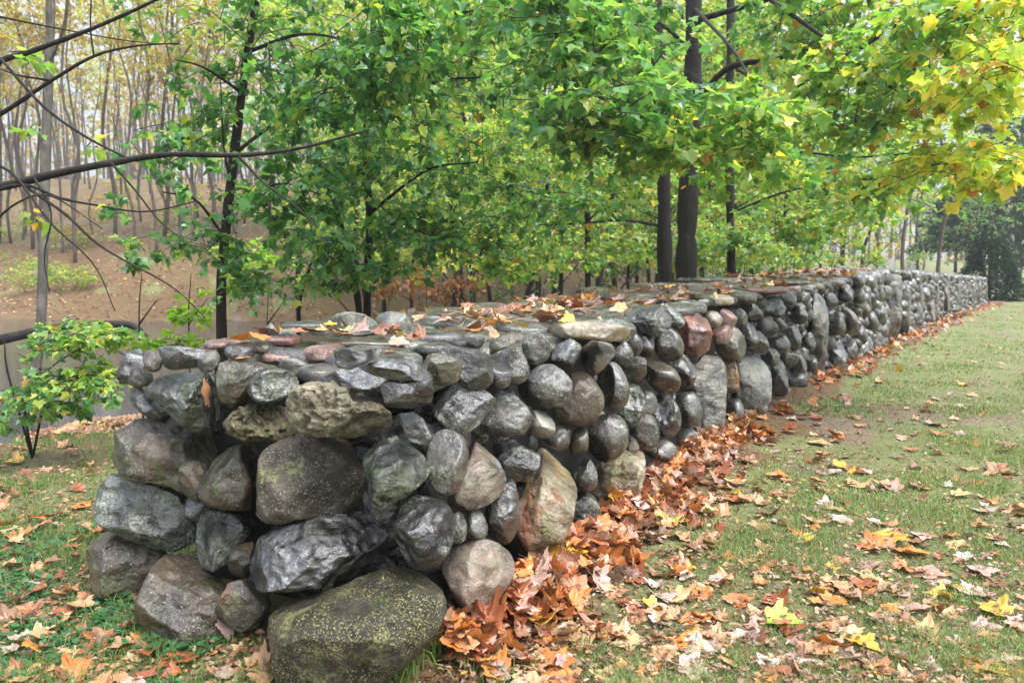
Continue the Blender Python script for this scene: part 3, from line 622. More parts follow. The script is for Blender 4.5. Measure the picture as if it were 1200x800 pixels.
def face_stones(P, r, inset, mats, collect, skip=None, end=False):
    for (sc, zc), rr in zip(P, r):
        if end: p2 = PATH[0]+WL*sc; t2 = -WL; nrm = -WD
        else:
            p2, t2 = path_at(min(sc, STOT)); nrm = np.array([t2[1], -t2[0]])
        c = min(.2, rr*1.2); Cc = np.array([*(p2-nrm*(inset+c*.75+.03*zc+rng.uniform(-.06, .06))), zc-.02]); u, v_, f_ = project(Cc)
        if skip and skip(u): continue
        rot = rng.normal()*.5+.5; ex = np.array([t2[0]*math.cos(rot), t2[1]*math.cos(rot), math.sin(rot)]); ez = np.array([-t2[0]*math.sin(rot), -t2[1]*math.sin(rot), math.cos(rot)]); ey = np.array([-nrm[0], -nrm[1], 0])
        a = rr*rng.uniform(.86, 1.02); b = rr*rng.uniform(.98, 1.35)
        V, Fc = put(Cc, ex, ez, ey, a, b, c, 3 if p2[1] < 20 else 2, None, rng.uniform(2.1, 3.2), rng.integers(0, 5)); mk = mats[rng.integers(len(mats))]
        if collect and u < 1220: ALLST.append((3.14*a*b*(F/f_)**2*.6, (lambda pn, lod_bias=0, V=V, Fc=Fc, Cc=Cc, mk=mk: (V, Fc, Cc, mk)), None))
        else: PACK.add(V, Fc, None, PK_ALL.index(mk))
zf = lambda s: ztop(np.interp(s, S, PATH[:, 1]))
P, r = scatter(6.6, STOT, zf, .075, .19, 1230)
face_stones(P, r, .11, ['far1', 'far3', 'dark'], False, lambda u: u < 835 or u > 1000)
face_stones(P, r, .0, ['far1', 'far1', 'far1', 'far2', 'far3', 'cobble', 'grey'], True, lambda u: u < 1000 or 1035 < u < 1055)
P, r = scatter(.3, 12, lambda s: ztop(np.interp(s, S, PATH[:, 1]))-.12, .06, .10, 900)
face_stones(P, r, .32, ['dark', 'black', 'dark'], False)  # recessed filler stones in the darkest materials, colour standing in for gap shade
P, r = scatter(.2, 1.5, lambda s: 1.0+0*s, .06, .11, 120)
face_stones(P, r, .36, ['dark', 'black'], False, None, True)  # same dark filler behind the end face, gap shade put into its colour
for q in np.arange(17.5, STOT, 2.3):                                  # upright slabs that break up the far face
    p2, t2 = path_at(q+rng.uniform(-.5, .5)); zt = float(ztop(p2[1])); nrm = np.array([t2[1], -t2[0]]); C = np.array([*(p2-nrm*.06), zt*.46])
    V, Fc = put(C, np.array([*t2, 0]), np.array([0, 0, 1.0]), np.array([*(-nrm), 0]), rng.uniform(.13, .2), zt*.56*rng.uniform(.75, 1), .13, 3, None, 4, 3); u, v_, f_ = project(C)
    ALLST.append((.4*zt*(F/f_)**2*.4, (lambda pn, lod_bias=0, V=V, Fc=Fc, Cc=C, mk=['pillar', 'far2'][rng.integers(2)]: (V, Fc, Cc, mk)), None))
pack(0.45, STOT, .06, 'back', .18, .3, mats=['grey', 'far1', 'dark'])
# far upright slabs breaking the coursing
# cap stones over the whole top
s = .30
while s < STOT:
    p2, t2 = path_at(s); nl = np.array([-t2[1], t2[0]]); ww = .14; zt = float(ztop(p2[1]))
    ln = rng.uniform(.22, .42); o = .08+rng.uniform(-.05, .05)
    while o < THICK-.05-.4*(1-float(smooth(.4, 2.0, s))):
        w = rng.uniform(.22, .5); cx = p2+nl*(o+w/2)+t2*rng.uniform(-.08, .08)
        C = np.array([cx[0], cx[1], zt-.05+.05*math.sin(math.pi*min(1, o/THICK))+rng.uniform(-.015, .03)])
        C[2] -= .075*(1-float(smooth(.5, 2.2, s)))
        th_ = rng.uniform(.03, .05); ex = np.array([t2[0], t2[1], rng.normal()*.05]); ez = np.array([nl[0], nl[1], rng.normal()*.05]); ey = np.array([0, 0, 1.0])
        V, Fc = put(C, ex, ez, ey, ln*.58, w*.56, th_, 3 if p2[1] < 12 else 2, None, 3.5, 0)
        mk = ['slate', 'slate', 'grey', 'brown', 'far1', 'far3', 'pink', 'tan'][rng.integers(8)]
        u, v_, f_ = project(C); PACK.add(V, Fc, None, PK_ALL.index(mk))
        o += w*.92
    s += ln*.9
# solid rubble heart, its colour taken near black so gaps look shaded
mb = MB(); sec = []
ss = np.concatenate([[.30], np.linspace(.6, STOT-.1, 90)])
for s in ss:
    p2, t2 = path_at(s); nl = np.array([-t2[1], t2[0]]); zt = float(ztop(p2[1]))-.10
    a0 = .50 if s < .4 else .30
    for o, z in ((a0-.04, -.3), (a0, zt*.5), (a0, zt), (THICK-.14, zt), (THICK+.03, -.6)):
        q = p2+nl*o; sec.append((q[0], q[1], z))
sec = np.array(sec); k = 5; n = len(ss); Fq = [[a*k+b, a*k+(b+1) % k, (a+1)*k+(b+1) % k, (a+1)*k+b] for a in range(n-1) for b in range(k)]
mb.add(sec, Fq); mb.add(sec[:5], [[0, 1, 2], [0, 2, 3], [0, 3, 4]]); mb.add(sec[-5:], [[0, 2, 1], [0, 3, 2], [0, 4, 3]])
mb.build('rubble_core', G['core'], WALL, origin=(PATH[0][0], PATH[0][1], 0), smooth_shade=False)
# the hundred stones that show largest are parts; the rest is one packed mass
ALLST.sort(key=lambda q: -q[0])
for k, (area, build, label) in enumerate(ALLST):
    if k < 100:
        V, Fc, C, mk = build('stone'); o = MB().add(V, Fc).build('stone', G[mk], WALL, origin=C)
        if label: o['label'] = label
    else:
        V, Fc, C, mk = build('stone', -1); PACK.add(V, Fc, None, PK_ALL.index(mk))
tag(PACK.build('packed_stones', [G[k] for k in PK_ALL], WALL, origin=(PATH[0][0], PATH[0][1], 0)), kind='stuff')
print('stones', len(ALLST), 'pack verts', PACK.n)
# ------------------------------------------------------------------ leaf shapes (stem end at the origin, tip towards +y, length 1)
half = [(0, 0), (.14, -.06), (.27, -.06), (.43, .03), (.38, .12), (.42, .21), (.60, .30), (.67, .45), (.52, .46), (.47, .56), (.36, .54), (.31, .62), (.30, .74), (.19, .76), (.12, .88), (0, 1.03)]
MAPLE = np.array(half+[(-x, y) for x, y in half[-2:0:-1]])
half2 = [(0, 0), (.22, -.06), (.42, .04), (.36, .18), (.64, .44), (.42, .52), (.30, .54), (.25, .74), (0, 1.02)]
MAPLE2 = np.array(half2+[(-x, y) for x, y in half2[-2:0:-1]])
half3 = [(0, 0), (.34, .12), (.5, .45), (.22, .55), (0, 1.0)]
MAPLE3 = np.array(half3+[(-x, y) for x, y in half3[-2:0:-1]])
OVAL = np.array([(0, 0), (.17, .16), (.25, .42), (.2, .7), (0, 1), (-.2, .7), (-.25, .42), (-.17, .16)])
def leaf_batch(mb, shape, P, T, Nn, size, col, mat=0, fold=.25, curl=.25):
    """many leaves at once: base points P, tip directions T, blade normals Nn, sizes, colours"""
    P = np.asarray(P, float); n = len(P); T = T/np.linalg.norm(T, axis=1)[:, None]
    Bx = np.cross(T, Nn); Bx /= np.linalg.norm(Bx, axis=1)[:, None]+1e-9; Nz = np.cross(Bx, T)
    K = len(shape); O = np.vstack([[(0, .36)], shape])
    fo = rng.uniform(0, fold, n)[:, None]; cu = rng.uniform(-.4*curl, curl, n)[:, None]; tw = rng.normal(0, curl*.5, n)[:, None]
    z = fo*abs(O[None, :, 0]) - cu*(O[None, :, 1]-.3)**2*1.2 + tw*O[None, :, 0]*(O[None, :, 1]-.3)
    sx = rng.uniform(.85, 1.12, n)[:, None]
    V = P[:, None, :] + size[:, None, None]*((O[None, :, 0]*sx)[..., None]*Bx[:, None, :] + O[None, :, 1][..., None]*T[:, None, :] + z[..., None]*Nz[:, None, :])
    k = np.arange(K); tri = np.stack([np.zeros(K, int), 1+k, 1+(k+1) % K], 1)
    Fc = (tri[None]+(np.arange(n)*(K+1))[:, None, None]).reshape(-1, 3)
    mb.add(V.reshape(-1, 3), Fc, np.repeat(col, K+1, 0), mat)
def pick(pal, n, var=.16):
    c = np.array([p[0] for p in pal], float); w = np.array([p[1] for p in pal], float); i = rng.choice(len(c), n, p=w/w.sum())
    return np.clip(c[i]*rng.uniform(1-var, 1+var, (n, 1))*rng.uniform(1-var*.5, 1+var*.5, (n, 3)), 0, .9)
GREEN = [((0.058, 0.164, 0.064), 3), ((0.101, 0.249, 0.085), 4), ((0.18, 0.339, 0.095), 3), ((0.382, 0.445, 0.095), 0.8)]
MID = [((0.067, 0.18, 0.072), 3), ((0.126, 0.275, 0.095), 5), ((0.226, 0.37, 0.113), 4), ((0.403, 0.447, 0.113), 1.2), ((0.42, 0.232, 0.047), 0.2)]
LIME = [((0.104, 0.24, 0.073), 3), ((0.194, 0.347, 0.091), 5), ((0.322, 0.438, 0.109), 3.5), ((0.5, 0.48, 0.109), 1.8), ((0.419, 0.199, 0.045), 0.4)]
BACK = [((0.162, 0.287, 0.066), 3), ((0.265, 0.377, 0.083), 4), ((0.383, 0.422, 0.091), 3), ((0.486, 0.422, 0.083), 1.5)]
GOLD = [((.26, .42, .08), 3), ((.46, .54, .10), 3.5), ((.68, .60, .12), 3), ((.66, .42, .10), .9), ((.45, .18, .04), .3)]
WOODY = [((.42, .34, .08), 3), ((.50, .34, .08), 2), ((.40, .20, .06), 2), ((.24, .26, .07), 2), ((.34, .24, .12), 2)]
def twig_clump(mb, root, c, rad, n, pal, size, shape, per=13, droop=.5, twig=True, mt=1):
    """leaf sprays on twigs that fan out from root through an ellipsoid of centre c and radii rad; leaves in slot 0, twigs in slot mt"""
    K = max(2, n//per); c = np.asarray(c, float); rad = np.asarray(rad, float); root = np.asarray(root, float)
    D = rng.normal(size=(K, 3)); D[:, 2] *= .75; D /= np.linalg.norm(D, axis=1)[:, None]
    E_ = c+D*rad*rng.uniform(.45, 1.05, (K, 1)); A = c+rng.normal(0, .22, (K, 3))*rad+D*rad*rng.uniform(0, .30, (K, 1))
    gap = vnoise(E_*1.1+5)                                            # uneven: whole sprays missing here and there
    keep = gap > -.24
    Ps, Ts, Ns = [], [], []
    for a, e in zip(A[keep], E_[keep]):
        L = np.linalg.norm(e-a); mid = (a+e)/2+np.array([0, 0, .12*L]); pts = spline([a, mid, e+np.array([0, 0, -.08*L])], 6)
        if twig: tube(mb, pts, np.linspace(.0042, .0016, 6)*(1+.2*L), 4, (1, 1, 1), mt)
        q = max(3, int(per*rng.uniform(.5, 1.6))); t = np.clip(rng.uniform(.12, 1.05, q), 0, 1)*4.999; i = t.astype(int); f = (t-i)[:, None]
        p = pts[i]*(1-f)+pts[i+1]*f; dr = (e-a)/(L+1e-6); side = np.cross(dr, [0, 0, 1.0]); side /= np.linalg.norm(side)+1e-6
        sg = rng.choice([-1, 1], q)[:, None]
        tdir = dr*rng.uniform(.1, .9, (q, 1))+side*sg*rng.uniform(.2, 1.1, (q, 1))+np.array([0, 0, -1])*rng.uniform(0, 2*droop, (q, 1))+rng.normal(0, .25, (q, 3))
        tdir /= np.linalg.norm(tdir, axis=1)[:, None]
        nn = np.array([0, 0, 1.0])+rng.normal(0, .38, (q, 3))
        pet = rng.uniform(.15, .55, (q, 1))*size
        Ps.append(p+tdir*pet); Ts.append(tdir); Ns.append(nn)
    if not Ps: return
    P = np.concatenate(Ps); T_ = np.concatenate(Ts); Nn = np.concatenate(Ns)
    leaf_batch(mb, shape, P, T_, Nn, size*rng.uniform(.45, 1.2, len(P)), pick(pal, len(P)), 0, .55, .55)
def limb(mb, pts, r0, r1, seg=7, n=None):
    pts = np.asarray(pts, float)
    P = spline(pts, n or max(6, 4*len(pts))); L = len(P)
    tube(mb, P, np.linspace(r0, r1, L)*(1+.06*rng.normal(size=L)), seg, None, 0, .12)
def ground_at(px, y, dz=0.0):
    x = at(px, 316, y)[0]; return np.array([x, y, float(zg(np.array([x]), np.array([y]))[0])+dz])
def tree(name, label, group, stems, limbs, clumps, size, shape=None, bark=None, cat='tree', per=13):
    """stems: lists of points with first and last radius; limbs: (points, r0, r1); clumps: (centre, radii, leaves, palette, index of limb or None)"""
    base = stems[0][0][0]; root = empty(name, base); tag(root, label, cat, group, 'thing')
    for pts, r0, r1 in stems:
        mb = MB(); limb(mb, pts, r0, r1, 12, 26); mb.build('trunk', bark or M_BARK, root, origin=base)
    for pts, r0, r1 in limbs:
        mb = MB(); limb(mb, pts, r0, r1, 7); mb.build('branch', bark or M_BARK, root, origin=base)
    if clumps:
        mb = MB()
        for q in clumps:
            c, rad, n, pal, k = q[:5]; n = int(n*(1.85 if n > 50 else 1)); rad = tuple(x*(1.22 if n > 50 else 1) for x in rad); rt = limbs[k][0][-1] if k is not None else c
            twig_clump(mb, rt, c, rad, n, pal, q[5] if len(q) > 5 else size, shape if shape is not None else MAPLE2, per)
        mb.build('crown', [M_LEAF, M_TWIG], root, origin=base, smooth_shade=False)
    return root
A_ = lambda px, py, y: at(px, py, y)
# ---- the green sapling maple left of centre
tree('maple_tree', 'slender dark green maple leaning over the pond bank', None,
     [([ground_at(258, 8.2, -.1), A_(259, 350, 8.2), A_(268, 240, 8.1), A_(282, 120, 8.0), A_(301, -5, 7.9), A_(325, -160, 7.8)], .062, .035)],
     [([A_(264, 280, 8.1), A_(230, 235, 7.8), A_(190, 225, 7.5)], .018, .006), ([A_(275, 180, 8.0), A_(330, 140, 7.7), A_(395, 120, 7.4)], .022, .007), ([A_(285, 110, 8.0), A_(240, 80, 7.5), A_(205, 70, 7.2)], .018, .006),
      ([A_(293, 60, 7.9), A_(360, 40, 7.4), A_(450, 60, 7.0)], .022, .006), ([A_(268, 240, 8.1), A_(330, 215, 7.6), A_(380, 230, 7.3)], .016, .006), ([A_(300, 0, 7.9), A_(280, -60, 7.4), A_(260, -60, 7)], .018, .006), ([A_(270, 215, 8.1), A_(262, 168, 8.0), A_(258, 80, 7.9)], .014, .004)],
     [(A_(185, 175, 7.4), (.75, .6, .62), 330, GREEN, 0), (A_(385, 100, 7.3), (.95, .8, .75), 620, GREEN, 1), (A_(205, 55, 7.2), (.6, .5, .5), 230, GREEN, 2), (A_(300, 60, 7.6), (.9, .7, .75), 420, GREEN, 3), (A_(460, 60, 7.0), (.9, .7, .75), 520, GREEN, 3),
      (A_(345, 235, 7.5), (.75, .5, .55), 380, GREEN, 4), (A_(250, -70, 7.2), (1.2, .7, .6), 300, GREEN, 5), (A_(250, 290, 7.8), (.7, .5, .35), 200, GREEN, 0), (A_(245, 150, 7.9), (.5, .5, .5), 200, GREEN, 6), (A_(420, 0, 7.2), (.9, .7, .5), 300, GREEN, 3), (A_(300, 330, 7.9), (.5, .5, .25), 110, MID, 4), (A_(170, 300, 7.6), (.4, .4, .22), 70, MID, 0)], .096)
# ---- twin stemmed shrubby maple behind the near wall top
tree('maple_tree', 'two stemmed leaning young green maple close behind the wall', None,
     [([ground_at(424, 9.0, -.1), A_(420, 358, 9.0), A_(408, 300, 8.9), A_(396, 250, 8.8), A_(370, 180, 8.7)], .045, .02), ([ground_at(430, 9.1, -.1), A_(430, 350, 9.1), A_(433, 250, 9.0), A_(428, 180, 8.9), A_(436, 60, 8.8), A_(440, -60, 8.7)], .05, .025), ([ground_at(345, 9.1, -.1), A_(350, 365, 9.1), A_(366, 305, 9.0), A_(375, 275, 9.0)], .028, .012)],
     [([A_(433, 250, 9.0), A_(500, 200, 8.6), A_(560, 190, 8.2)], .022, .007), ([A_(430, 150, 8.9), A_(500, 100, 8.4), A_(570, 90, 8.0)], .024, .007), ([A_(396, 250, 8.8), A_(350, 240, 8.4), A_(325, 260, 8.2)], .014, .006), ([A_(436, 60, 8.8), A_(520, 20, 8.2), A_(600, 10, 8)], .024, .007), ([A_(432, 230, 9.0), A_(470, 260, 8.6), A_(500, 275, 8.4)], .014, .005)],
     [(A_(545, 190, 8.2), (.85, .8, .6), 520, MID, 0), (A_(560, 90, 8.0), (.95, .8, .75), 620, MID, 1), (A_(370, 290, 8.4), (.75, .6, .45), 330, GREEN, 2), (A_(600, 10, 8.0), (1.1, .8, .65), 480, MID, 3), (A_(495, 268, 8.5), (.85, .6, .42), 330, GREEN, 4), (A_(430, 190, 8.6), (.8, .7, .6), 400, GREEN, 0),
      (A_(480, 130, 8.8), (.9, .6, .6), 380, GREEN, 1), (A_(620, 240, 8.9), (.9, .6, .5), 320, MID, 0), (A_(450, 315, 8.7), (.7, .5, .28), 200, MID, 4), (A_(540, 285, 8.9), (.8, .6, .36), 240, MID, 4), (A_(385, 335, 8.6), (.5, .5, .22), 110, MID, 2), (A_(640, 300, 9.6), (.7, .5, .3), 150, LIME, 0), (A_(585, 320, 9.4), (.5, .5, .18), 80, LIME, 0)], .096)
# ---- the three dark trunks by the wall and their low sprays
tree('maple_tree', 'large maple with a thick dark trunk and branches arching over the wall', None,
     [([ground_at(802, 12.2, -.1), A_(804, 330, 12.2), A_(806, 240, 12.1), A_(811, 120, 12.1), A_(813, 0, 12.0), A_(820, -260, 11.9)], .165, .12)],
     [([A_(811, 130, 12.1), A_(850, 82, 11.5), A_(905, 70, 11), A_(945, 60, 10.4)], .06, .025), ([A_(813, 25, 12), A_(900, 0, 11), A_(1000, -30, 10)], .05, .02), ([A_(812, 60, 12.1), A_(760, 20, 10), A_(700, 30, 8.2)], .035, .010), ([A_(810, 170, 12.1), A_(780, 120, 9), A_(755, 118, 6.6)], .03, .006),
      ([A_(813, 10, 12), A_(860, 60, 9), A_(890, 120, 7)], .03, .006), ([A_(815, -60, 12), A_(960, 40, 9), A_(1080, 130, 8)], .035, .008), ([A_(815, -90, 12), A_(700, -60, 9), A_(640, 20, 7)], .035, .008)],
     [(A_(700, 40, 8.0), (1.1, .9, .8), 560, MID, 2), (A_(745, 120, 6.4), (.70, .6, .38), 300, MID, 3), (A_(690, 150, 7.2), (.8, .7, .5), 400, MID, 3), (A_(870, 150, 7.0), (.62, .6, .40), 260, LIME, 4), (A_(885, 195, 7.4), (.6, .6, .36), 220, LIME, 4), (A_(785, 178, 6.8), (.5, .5, .24), 150, LIME, 3), (A_(960, 50, 9.8), (1.1, .9, .7), 430, LIME, 0), (A_(925, 25, 10.5), (.8, .9, .6), 300, MID, 1),
      (A_(990, 150, 8.6), (.9, .8, .5), 360, LIME, 5), (A_(1000, -20, 9.5), (1.2, .9, .7), 360, LIME, 1), (A_(640, 30, 7), (.8, .7, .6), 330, MID, 6), (A_(625, 140, 7.4), (.8, .7, .5), 330, MID, 6), (A_(690, -20, 7.5), (.9, .8, .5), 260, MID, 2), (A_(690, 70, 6.9), (.6, .6, .42), 260, MID, 3)], .118)
tree('maple_tree', 'straight dark trunk standing just left of the thickest trunk by the wall', None,
     [([ground_at(780, 12.8, -.1), A_(779, 320, 12.8), A_(777, 180, 12.7), A_(770, 40, 12.6), A_(766, -40, 12.6), A_(760, -260, 12.5)], .13, .10)],
     [([A_(777, 265, 12.8), A_(730, 258, 12.2), A_(680, 262, 11.5), A_(625, 264, 11.0)], .028, .008), ([A_(770, 40, 12.6), A_(720, 0, 11.6), A_(660, -10, 10.8)], .04, .01), ([A_(772, 90, 12.6), A_(700, 85, 11), A_(665, 72, 10.2)], .03, .008)],
     [(A_(650, 235, 11), (1.1, .8, .55), 300, MID, 0), (A_(660, 75, 10.4), (1.1, .9, .8), 420, MID, 2), (A_(620, -10, 10.8), (1.4, 1, .7), 360, MID, 1), (A_(705, 200, 11.5), (.9, .8, .6), 300, LIME, 0)], .118)
tree('maple_tree', 'thinnest of the three dark trunks by the wall, right of the thickest', None,
     [([ground_at(857, 13.6, -.1), A_(857, 320, 13.6), A_(855, 200, 13.5), A_(856, 40, 13.4), A_(858, -160, 13.4)], .085, .06)],
     [([A_(856, 75, 13.4), A_(900, 110, 12.6), A_(940, 180, 12)], .03, .008), ([A_(856, 250, 13.5), A_(920, 225, 12.6), A_(980, 215, 12)], .025, .008), ([A_(938, 178, 11.5), A_(1010, 184, 11), A_(1100, 176, 10.5)], .02, .008)],
     [(A_(950, 185, 12), (1.1, .9, .7), 380, MID, 0), (A_(985, 225, 11.5), (1.1, .9, .55), 320, LIME, 1), (A_(1080, 175, 10.5), (1.2, .9, .6), 360, LIME, 2), (A_(900, 260, 12.5), (.9, .8, .4), 240, LIME, 1), (A_(790, 60, 15.5), (1.5, .9, 1.2), 420, LIME, None), (A_(850, 150, 15.5), (1.5, .9, 1.1), 420, LIME, None), (A_(835, 250, 15.5), (1.1, .8, .7), 260, LIME, None), (A_(860, 20, 16), (1.8, .9, 1), 420, LIME, None), (A_(885, 285, 13.4), (.9, .7, .38), 200, MID, 1), (A_(950, 270, 13), (.9, .7, .36), 200, LIME, 1), (A_(1010, 255, 12.5), (.8, .7, .32), 160, LIME, 1)], .112)
# ---- the branch tip of a maple that stands on the lawn side out of frame at the right
R0 = np.array([11.0, 6.5, 0.0])
tree('maple_tree', 'yellowing maple whose boughs reach in from the right above the lawn', None,
     [([R0, R0+[.1, 0, 2], R0+[0, .2, 4.5], R0+[-.1, .2, 8]], .19, .12)],
     [([R0+[0, .1, 3], A_(1300, 40, 7), A_(1180, 70, 6.6)], .05, .006), ([R0+[0, .1, 3.6], A_(1250, -60, 8), A_(1090, 5, 8.5), A_(1010, 55, 8.8), A_(933, 103, 9.0)], .07, .014), ([R0+[0, .1, 2.6], A_(1300, 170, 8), A_(1150, 190, 7.6)], .04, .006), ([A_(1090, 5, 8.5), A_(1075, 50, 8.3), A_(1060, 90, 8.2)], .012, .004), ([A_(1010, 55, 8.8), A_(985, 90, 8.8), A_(965, 125, 8.8)], .012, .004)],
     [(A_(1165, 85, 6.6), (.6, .5, .42), 190, GOLD, 0), (A_(1130, 20, 7.2), (.9, .7, .5), 300, LIME, 1), (A_(1050, 75, 8.2), (.9, .7, .5), 320, LIME, 3), (A_(1120, 200, 7.8), (.85, .6, .32), 300, GOLD, 2), (A_(1190, 20, 6.8), (.6, .5, .5), 200, GOLD, 0), (A_(985, 95, 8.6), (.7, .6, .5), 240, LIME, 4), (A_(1200, 195, 7.2), (.6, .5, .3), 150, GOLD, 2), (A_(1130, 120, 7.6), (.6, .5, .4), 160, GOLD, 2), (A_(1050, 215, 8.6), (.8, .6, .35), 230, LIME, 2)], .118)
# ---- young tree with thin trunk
tree('maple_tree', 'thin dark young tree alone between the two stemmed maple and the three trunks', None,
     [([ground_at(688, 14.5, -.1), A_(689, 325, 14.5), A_(688, 240, 14.4), A_(684, 180, 14.4), A_(670, 120, 14.3), A_(660, 40, 14.2)], .068, .03)],
     [([A_(686, 210, 14.4), A_(650, 170, 13.8), A_(600, 165, 13.4)], .02, .006), ([A_(688, 260, 14.4), A_(730, 220, 14), A_(745, 215, 13.8)], .02, .006), ([A_(672, 120, 14.3), A_(720, 90, 14), A_(760, 110, 13.5)], .02, .006)],
     [(A_(600, 175, 13.4), (1.3, 1, .8), 420, LIME, 0), (A_(735, 225, 13.8), (1.1, .9, .7), 360, LIME, 1), (A_(715, 120, 13.8), (.9, 1, .9), 320, MID, 2), (A_(640, 60, 14), (1.4, 1, 1), 460, MID, 0), (A_(600, 265, 13.8), (1.2, .8, .5), 320, MID, 0), (A_(545, 240, 13.5), (1.1, .8, .7), 300, LIME, 0), (A_(660, 300, 13.6), (1.0, .8, .4), 240, LIME, 1), (A_(740, 290, 13.9), (.8, .8, .5), 220, LIME, 1), (A_(600, 310, 13.6), (.8, .8, .35), 180, LIME, 0)], .10)
# ---- pale trunk on the bank at the left
tree('tall_tree', 'tall pale grey trunk rising from the near bank beside the pond', None,
     [([ground_at(37, 9.6, -.1), A_(38, 470, 9.6), A_(48, 380, 9.6), A_(53, 200, 9.6), A_(58, 60, 9.6), A_(62, -120, 9.6), A_(70, -500, 9.6)], .066, .045)],
     [([A_(58, 75, 9.6), A_(75, 30, 9.4), A_(80, -30, 9.2)], .02, .01), ([A_(62, -120, 9.6), A_(150, -60, 9), A_(230, -20, 8.6)], .03, .008)], [(A_(70, -330, 9.6), (2, 1.6, 1.0), 200, GOLD, 0), (A_(55, 190, 9.4), (.3, .3, .2), 26, MID, 0)], .10, bark=M_BARK2)
# ---- bare limbs hanging in from a tree just outside the frame at the left
B0 = np.array([-4.6, 4.6, -.05])
def tw(*q, y=4.6): return [at(a, b, y-.0008*(a)) for a, b in q]
bl = [(tw((-300, 260), (-100, 235), (0, 219), (60, 205), (130, 191), (200, 181), (280, 182), (350, 174), (430, 153)), .034, .006), (tw((-300, 30), (-80, 110), (0, 72), (35, 61), (110, 33), (183, 0), (260, -40), y=4.9), .026, .006),
      (tw((-300, 190), (-60, 160), (0, 134), (60, 95), (110, 66), (160, 54), (210, 51), y=5.1), .02, .004), (tw((0, 68), (50, 124), (100, 160), (146, 184), y=4.8), .010, .006), (tw((-60, 245), (20, 217), (70, 232), (110, 240), (170, 248), (230, 236), y=4.5), .012, .003),
      (tw((-40, 190), (10, 200), (60, 262), (110, 310), (135, 365), y=4.4), .010, .003), (tw((20, 212), (75, 250), (120, 290), (200, 335), (240, 372), y=4.5), .010, .003), (tw((280, 184), (310, 215), (350, 245), (372, 268), y=4.4), .008, .003), (tw((110, 66), (106, 30), (108, -20), y=5.1), .007, .004),
      (tw((60, 95), (10, 85), (-40, 60), y=5.1), .008, .003), (tw((40, 208), (60, 250), (52, 300), (58, 345), y=4.5), .007, .002), (tw((130, 191), (160, 225), (190, 262), (240, 300), y=4.5), .008, .002), (tw((0, 20), (60, 32), (150, 48), (215, 53), y=5.3), .007, .002), (tw((-20, 272), (20, 238), (60, 230), (120, 268), y=4.4), .008, .003)]
tree('bare_limbed_tree', 'mostly bare tree at the left whose dark limbs cross in front of the pond', None, [([B0, B0+[.05, 0, 1.2], B0+[0, .1, 2.6], B0+[.1, .1, 6]], .14, .09)], bl,
     [(A_(290, 160, 4.35), (.10, .1, .08), 5, GOLD, 0, .11), (A_(330, 180, 4.3), (.12, .1, .08), 5, GOLD, 0, .10), (A_(300, 225, 4.4), (.14, .1, .08), 6, GOLD, 7, .085), (A_(40, 150, 4.9), (.14, .1, .1), 7, LIME, 3, .08), (A_(100, 170, 4.8), (.14, .1, .1), 8, LIME, 3, .08), (A_(25, 65, 4.9), (.12, .1, .08), 6, LIME, 1, .08), (A_(50, 255, 4.5), (.12, .1, .1), 6, GOLD, 4, .08), (A_(130, 240, 4.5), (.12, .1, .1), 6, MID, 4, .08)], .09, per=6)
# ---- shrub by the pond, low lime saplings
def shrub(name, label, base, stems, clumps, size, cat='shrub', shape=MAPLE2, group=None):
    root = empty(name, base); tag(root, label, cat, group, 'thing')
    for pts in stems:
        mb = MB(); limb(mb, pts, .012, .004, 6); mb.build('stem', M_TWIG, root, origin=base)
    mb = MB()
    for c, rad, n, pal in clumps: twig_clump(mb, c, c, rad, int(n*1.9), pal, size, shape, 10)
    mb.build('leaves', [M_LEAF, M_TWIG], root, origin=base, smooth_shade=False)
b = ground_at(25, 6.8)
shrub('shrub', 'yellow green leafy shrub drooping over the bank left of the wall', b, [[b, A_(30, 470, 6.7), A_(60, 430, 6.5), A_(110, 400, 6.3)], [b, A_(10, 440, 6.6), A_(5, 400, 6.5)], [b, A_(60, 450, 6.6), A_(100, 440, 6.3), A_(130, 440, 6.2)]],
      [(A_(20, 460, 6.5), (.44, .4, .28), 90, MID), (A_(105, 455, 6.3), (.34, .35, .26), 80, LIME), (A_(50, 400, 6.6), (.6, .4, .2), 90, LIME), (A_(140, 395, 6.4), (.3, .3, .12), 40, LIME), (A_(60, 470, 6.3), (.5, .4, .16), 70, MID), (A_(125, 470, 6.0), (.22, .3, .12), 30, MID), (A_(10, 490, 6.3), (.4, .4, .12), 50, MID), (A_(75, 380, 6.8), (.5, .4, .12), 50, LIME), (A_(-10, 380, 6.6), (.30, .4, .16), 60, LIME), (A_(45, 405, 6.5), (.52, .4, .22), 90, MID), (A_(95, 400, 6.3), (.34, .35, .16), 110, LIME), (A_(60, 445, 6.4), (.46, .4, .18), 130, MID), (A_(120, 440, 6.2), (.24, .3, .18), 70, LIME), (A_(-20, 420, 6.6), (.4, .4, .2), 80, MID), (A_(85, 480, 6.4), (.24, .3, .1), 30, MID)], .068)
